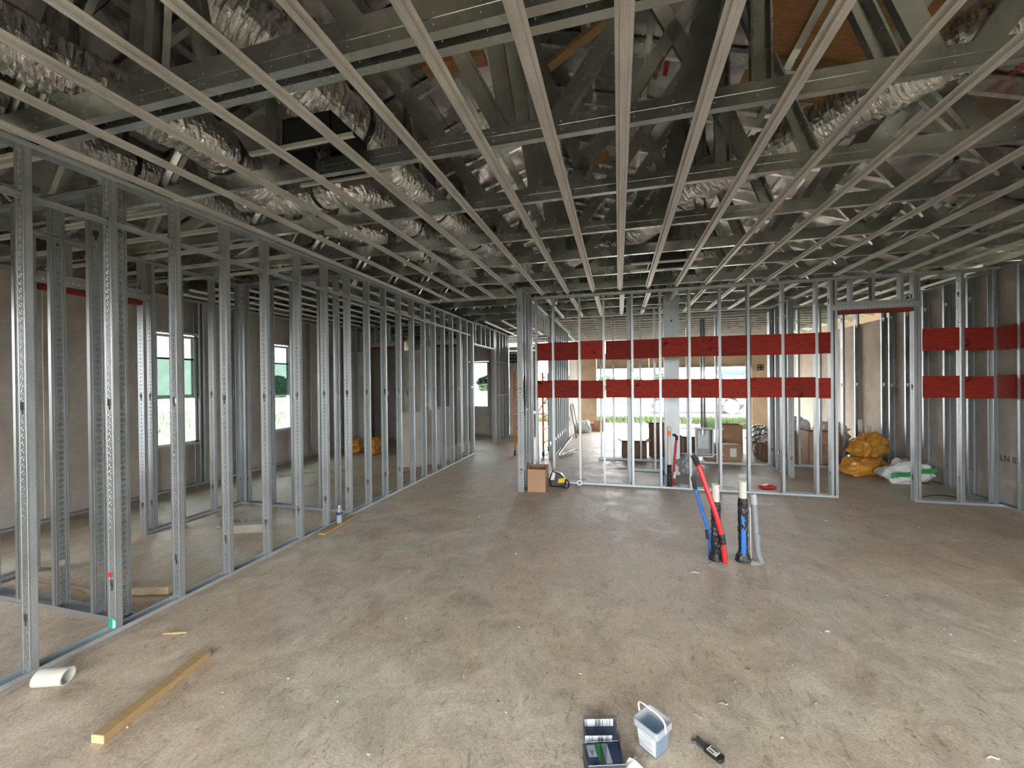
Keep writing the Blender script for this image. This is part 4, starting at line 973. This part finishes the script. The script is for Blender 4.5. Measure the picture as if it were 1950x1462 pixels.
# metal can and tubes by the right wall
o = empty('metal_can', (4.28, 8.90, 0)); tag(o, 'shiny round metal can behind the amber sacks', 'can')
m = MB(); m.lathe([(0, 0), (.09, 0), (.09, .01), (.086, .02), (.086, .28), (.09, .29), (.086, .30), (.07, .295), (0, .295)], 24); m.build('can_body', M['bright'], o, smooth=False)
m = MB(); m.tube(spline([(-.087, 0, .24), (-.06, -.09, .14), (0, -.1, .12), (.06, -.09, .14), (.087, 0, .24)], .02), .003, 6); m.build('wire_handle', M['steel'], o)
for x, y, h, lb in ((4.42, 9.05, .87, 'taller white pipe standing in the slab behind the metal can'), (4.58, 9.1, .74, 'shorter white pipe standing in the slab behind the metal can')):
    stub(x, y, h, .34, .035, lb, mark=False)
# grey electrical box in the middle frame
o = empty('electrical_box', (1.62, 8.66, .16)); tag(o, 'grey recessed electrical box hung between studs with conduits above', 'electrical box')
m = MB(); a, h, t = .15, .54, .012
for q in (((-a, -.05, 0), (-a+t, .1, h)), ((a-t, -.05, 0), (a, .1, h)), ((-a, -.05, 0), (a, .1, t)), ((-a, -.05, h-t), (a, .1, h)), ((-a, .09, 0), (a, .1, h))): m.box(*q)
m.build('box_shell', M['grey'], o)
m = MB()
for q in (((-a-.02, -.06, -.02), (-a+.008, -.05, h+.02)), ((a-.008, -.06, -.02), (a+.02, -.05, h+.02)), ((-a, -.06, -.02), (a, -.05, .012)), ((-a, -.06, h-.012), (a, -.05, h+.02))): m.box(*q)
m.build('front_rim', M['white'], o)
rbox('cover_plate', (.21, .012, .36), M['lightgrey'], o, (-.02, -.03, .14), bw=.02)
m = MB(); m.lathe([(.045, .42), (.045, .52)], 16, (-.03, -.035, 0)); m.build('conduit_stub', M['bright'], o, smooth=True)
for x in (-.03, .02):
    m = MB(); m.tube([(x, .02, .5), (x, .02, 2.7)], .022, 10); m.build('conduit', M['bright'], o, smooth=True)
m = MB(); m.box((-.42, .0, .52), (.36, .012, .54)); m.box((-.42, .0, .02), (.36, .012, .04)); m.build('mounting_bar', M['steel'], o)
# scaffold
o = empty('rolling_scaffold', (-1.93, 8.72, 0)); tag(o, 'orange rolling scaffold with ladder ends standing in the far passage', 'scaffold')
for sx_ in (-.32, .32):
    for dy in (0, .72):
        m = MB(); m.tube([(sx_, dy, .14), (sx_, dy, 1.86)], .021, 10); m.build('upright', M['orange'], o, smooth=True)
        m = MB(); m.lathe([(.0, -.018), (.062, -.018), (.066, 0), (.062, .018), (0, .018)], 18); m.build('wheel', M['black'], o, (sx_, dy, .066), (0, PI/2, 0))
        m = MB(); m.box((sx_-.025, dy-.012, .06), (sx_-.02, dy+.012, .16)); m.box((sx_+.02, dy-.012, .06), (sx_+.025, dy+.012, .16)); m.box((sx_-.025, dy-.012, .15), (sx_+.025, dy+.012, .16)); m.build('caster_fork', M['steel'], o)
    for k in range(6):
        m = MB(); m.tube([(sx_, 0, .3+k*.29), (sx_, .72, .3+k*.29)], .013, 8); m.build('rung', M['orange'], o, smooth=True)
m = MB(); m.tube([(-.32, .0, 1.5), (.32, .0, 1.5)], .015, 8); m.build('cross_bar', M['orange'], o)
m = MB(); m.tube([(-.32, .72, .4), (.32, .72, 1.3)], .012, 8); m.build('cross_bar', M['orange'], o)
m = MB(); m.box((-.36, 0, .93), (.36, .72, .96)); m.build('platform', M['steel'], o)
# loose steel offcuts and leaning framed pane in the corridor
for k, (p0, p1) in enumerate((((-1.26, 8.75, .03), (-.98, 9.35, .03)), ((-1.22, 8.78, .05), (-.93, 9.3, .10)), ((-1.3, 8.8, .06), (-1.1, 9.6, .35)))):
    lumber('track_offcut', p0, p1, .05, .03, M['bright'], ('white steel offcut on the passage floor, %s of three' % ('lowest', 'middle', 'steepest')[k]), 'steel offcut')
o = empty('framed_pane', (-1.2, 12.2, 0), (0, -.18, 0)); tag(o, 'thin framed glass pane leaning against the corridor wall', 'pane')
m = MB()
for q in (((-.01, -.4, 0), (.01, -.37, 1.0)), ((-.01, .37, 0), (.01, .4, 1.0)), ((-.01, -.4, 0), (.01, .4, .03)), ((-.01, -.4, .97), (.01, .4, 1.0))): m.box(*q)
m.build('pane_frame', M['ink'], o)
m = MB(); m.box((-.003, -.37, .03), (.003, .37, .97)); m.build('pane', M['thin_glass'], o)
sack('plastic_bag', -1.1, 13.3, 0, .2, .4, .4, .35, 'white_sack', 'white crumpled bag far away beside the tan wall', 33, cat='bag')

# ------------------------------------------------------------------ things in the left room
def leanboard(x, y, rz, w_, h, lean, label, mat='drywall', th=.05):
    o = empty('insulation_sheet', (x, y, 0), (lean, 0, rz)); tag(o, label, 'board', 'boards leaning in the left room')
    m = MB(); m.box((-w_/2, -th/2, 0), (w_/2, th/2, h)); bevel(m.build('sheet', M[mat], o), .004, 1)
    m = MB(); m.box((-w_/2-.001, -th/2+.004, .0), (-w_/2, th/2-.004, h)); m.build('raw_edge', M['paper'], o); return o
o = leanboard(-3.95, 7.15, .25, .42, 1.08, -.1, 'narrow pale board leaning inside the left partition, nearest one')
o = leanboard(-3.74, 7.45, .1, .5, 1.12, -.08, 'pale board with a yellow tag leaning inside the left partition')
m = MB(); m.box((-.16, -.03, .78), (-.06, -.025, .86)); m.build('yellow_tag', plain('yellow_tag', (.60, .60, .05), .5), o)
o = leanboard(-3.58, 7.85, .0, .42, 1.15, -.06, 'pinkish board leaning inside the left partition, farthest one', 'pinkwall')
m = MB()
for k in range(4): m.box((-.10+.05*(k % 2), -.0262, .55-.07*(k//2)), (-.07+.05*(k % 2), -.025, .58-.07*(k//2)))
m.build('board_print', M['redink'], o)
for p0, p1, lb, mat in (((-5.0, 5.3, .006), (-3.9, 6.6, .006), 'long dark metal strip on the left room floor, nearer one', 'oldwood'), ((-5.9, 5.9, .006), (-4.9, 7.0, .006), 'long dark strip on the left room floor, farther one', 'oldwood'), ((-4.2, 6.2, .01), (-3.75, 6.8, .01), 'dark wood lath on the left room floor near the boards', 'oldwood')):
    lumber('floor_strip', p0, p1, .06, .012, M[mat], lb, 'strip')
lumber('lumber_offcut', (-3.95, 2.25, .04), (-3.45, 2.40, .04), .09, .06, M['oldwood'], 'weathered wood piece lying behind the third stud of the left wall')
lumber('round_stake', (-4.9, 2.27, .015), (-4.02, 2.24, .015), .03, .03, M['oldwood'], 'thin dark wood stake lying in the front closet')
o = empty('wood_block', (-4.05, 3.62, 0), (0, 0, .4)); tag(o, 'grey wood block beside trash on the left room floor', 'block'); rbox('block', (.36, .12, .09), M['plaster'], o)
o = empty('trash_heap', (-4.35, 3.75, 0)); tag(o, 'small heap of light scraps beside the grey wood block', 'trash'); m = MB(); rr = random.Random(4)
for k in range(26): 
    c_ = (rr.uniform(-.18, .18), rr.uniform(-.12, .12), rr.uniform(.008, .03)); a = rr.uniform(0, 3); s_ = rr.uniform(.012, .04)
    m.cur = k % 2; m.obox(c_, (math.cos(a)*s_, math.sin(a)*s_, .004), (-math.sin(a)*s_*.4, math.cos(a)*s_*.4, .003), (0, 0, .005))
m.build('scraps', [M['oldwood'], M['paper']], o)
for par, x, y, z in ((we, -6.70, 6.02, 1.36), (w4, -5.42, 8.65, 1.36), (w4, -4.9, 8.65, 1.36)):
    L0 = par.root.location; q = rbox('switch_box', (.06, .05, .11), M['steel'], par.root, (x-L0.x, y-L0.y, z), bw=.003)
    m = MB(); m.box((-.02, -.028, .02), (.02, -.0255, .09)); m.build('opening', M['grey'], q)

# ------------------------------------------------------------------ outside
m = MB(); m.box((-90, -60, -.5), (90, 160, -.26))
def m_ground():
    mm_, t, b = nodes('yard_ground'); v = mapped(t); n = noise(t, v, .35, 6, .7, .5); n2 = noise(t, v, 3, 5, .7)
    c_ = ramp(t, n, [(.40, (.085, .068, .042)), (.52, (.075, .062, .03)), (.60, (.045, .062, .016))])
    t.links.new(mixc(t, .6, c_, ramp(t, n2, [(.3, (.7, .7, .7)), (.7, (1.2, 1.2, 1.2))]), 'MULTIPLY'), b.inputs['Base Color']); b.inputs['Roughness'].default_value = .95; return mm_
M['yard'] = m_ground()
tag(m.build('ground', M['yard']), 'bare yellowish earth and grass of the yard outside', 'ground', kind='structure')
m = MB(); m.box((-70, 22.5, -.27), (70, 31, -.235)); tag(m.build('road', plain('pale_road', (.13, .128, .12), .9, 0, .08, 2)), 'pale road crossing beyond the yard', 'road', kind='structure')
def grass(name, x0, x1, y0, y1, n, label, hmax, seed):
    r_ = random.Random(seed); m = MB()
    for k in range(n):
        x = r_.uniform(x0, x1); y = r_.uniform(y0, y1); h = r_.uniform(.35, 1)*hmax; a = r_.uniform(0, PI); w_ = .02
        m.add([(x-w_*math.cos(a), y-w_*math.sin(a), -.27), (x+w_*math.cos(a), y+w_*math.sin(a), -.27), (x+r_.uniform(-.12, .12), y+r_.uniform(-.1, .1), -.27+h)], [(0, 1, 2)])
    tag(m.build(name, plain('grass_blades', (.05, .085, .018), .8, 0, .35, 1.5)), label, 'grass', kind='stuff')
grass('grass_strip', -4, 12, 19.0, 21.5, 5000, 'green grass strip between the yard and the road', .28, 1)
grass('tall_weeds', 3.4, 7.6, 17.0, 18.8, 2600, 'tall green weeds outside the right end of the opening', .5, 2)
grass('side_grass', -40, -16, 4, 40, 5000, 'grass seen through the left windows', .4, 3)
def tree(x, y, h, r, label, seed):
    r_ = random.Random(seed); o = empty('tree', (x, y, -.27)); tag(o, label, 'tree', 'trees along the horizon'); m = MB()
    for k in range(420):
        a, b = r_.uniform(0, 2*PI), r_.uniform(-1, 1); q = r*(r_.random()**.4); c_ = Vector((q*math.cos(a)*math.sqrt(1-b*b), q*math.sin(a)*math.sqrt(1-b*b), h*.6+q*b*.8))
        s_ = r*.14; d1 = Vector((r_.uniform(-1, 1), r_.uniform(-1, 1), r_.uniform(-1, 1))).normalized(); d2 = d1.orthogonal().normalized()
        m.add([c_+d1*s_, c_+d2*s_, c_-d1*s_, c_-d2*s_], [(0, 1, 2, 3)])
    m.build('foliage', plain('tree_leaves', (.05, .09, .04), .8, 0, .4, 1), o)
    m = MB(); m.tube([(0, 0, 0), (0, 0, h*.6)], r*.08, 7); m.build('trunk', M['oldwood'], o)
for k, (x, y, h, r) in enumerate(((-2, 75, 2.7, 1.8), (3, 78, 2.4, 1.7), (7.5, 70, 3.6, 1.9), (-9, 80, 2.6, 2), (-40, 70, 2.6, 2.2), (-30, 90, 2.8, 2.4), (-50, 50, 2.4, 2.2), (-60, 30, 2.6, 2.4))):
    tree(x, y, h, r, 'distant green tree seen through the left windows, %s of four' % ORD[k-4] if k > 3 else ('distant round tree seen through the opening, %s from the left' % ORD[[1, 2, 3, 0][k]]), 50+k)
# distant treeline
# pickup truck
tr = empty('pickup_truck', (4.1, 25.6, -.235)); tag(tr, 'white pickup truck parked on the road beyond the opening', 'truck')
side = [(-2.75, .55), (-2.75, 1.15), (-2.6, 1.25), (-1.35, 1.32), (-.75, 1.92), (.55, 1.98), (.85, 1.30), (2.75, 1.28), (2.8, .55), (2.35, .52), (2.25, .82), (1.95, .95), (1.65, .82), (1.55, .5), (-1.35, .5), (-1.45, .82), (-1.75, .95), (-2.05, .82), (-2.15, .52)]
m = MB(); m.prism([(x, -.95, z) for x, z in side], (0, 1.9, 0)); bevel(m.build('truck_body', M['white'], tr), .04, 2)
for wx in (-1.75, 1.95):
    for wy in (-.95, .75):
        m = MB(); m.lathe([(0, 0), (.22, 0), (.24, .02), (.38, .02), (.40, .1), (.38, .2), (0, .2)], 24); q = m.build('wheel', M['grey'], tr, (wx, wy, .40), (PI/2, 0, 0) if wy > 0 else (PI/2, 0, 0))
        q.location.y = wy + (.2 if wy < 0 else .2)
        m = MB(); m.lathe([(.0, 0), (.06, 0), (.2, .012), (.23, .0), (.23, .03), (0, .03)], 20); m.build('hub', M['white'], tr, (wx, wy + (.0 if wy < 0 else .22), .40), (PI/2, 0, 0))
m = MB(); m.prism([(-1.1, -.955, 1.36), (-.72, -.955, 1.82), (-.15, -.955, 1.86), (-.15, -.955, 1.36)], (0, -.004, 0)); m.prism([(-.08, -.955, 1.36), (-.08, -.955, 1.86), (.48, -.955, 1.88), (.7, -.955, 1.36)], (0, -.004, 0)); m.build('side_glass', plain('sky_tinted_glass', (.35, .5, .6), .1), tr)
m = MB(); m.box((-1.2, -1.15, 1.35), (-1.0, -.96, 1.55)); bevel(m.build('mirror', M['ink'], tr), .03)
m = MB(); m.box((-.3, -.957, 1.1), (-.15, -.95, 1.13)); m.box((.5, -.957, 1.1), (.65, -.95, 1.13)); m.build('door_handle', M['ink'], tr)
m = MB(); m.box((-2.8, -.9, .55), (-2.88, .9, .75)); m.box((2.8, -.9, .55), (2.9, .9, .75)); m.build('bumper', M['grey'], tr)
tl = empty('blue_trailer', (8.6, 28.3, -.235)); tag(tl, 'blue equipment trailer parked behind the white pickup', 'trailer')
rbox('deck', (5.2, 1.9, .25), plain('blue_paint', (.03, .10, .55), .4), tl, (0, 0, 1.45), bw=.03)
rbox('canopy', (5.2, 1.9, .3), plain('blue_tarp', (.05, .18, .75), .5), tl, (0, 0, 2.25), bw=.05)
for x in (-2.4, -.8, .8, 2.4):
    for y in (-.85, .85): rbox('post', (.08, .08, .6), plain('navy_paint', (.02, .04, .2), .5), tl, (x, y, 1.68), bw=0)
rbox('white_tank', (1.3, .8, .5), M['white'], tl, (-.9, -.3, 1.7), bw=.06)
for x in (-1.6, 1.5):
    m = MB(); m.lathe([(0, 0), (.42, 0), (.44, .12), (.42, .25), (0, .25)], 20); m.build('wheel', M['ink'], tl, (x, -.7, .44), (PI/2, 0, 0))
rbox('chassis', (5.0, .9, .2), M['ink'], tl, (0, 0, .75), bw=0)
for x in (-1.8, 1.8): rbox('support', (.15, .9, .5), M['ink'], tl, (x, 0, .95), bw=0)
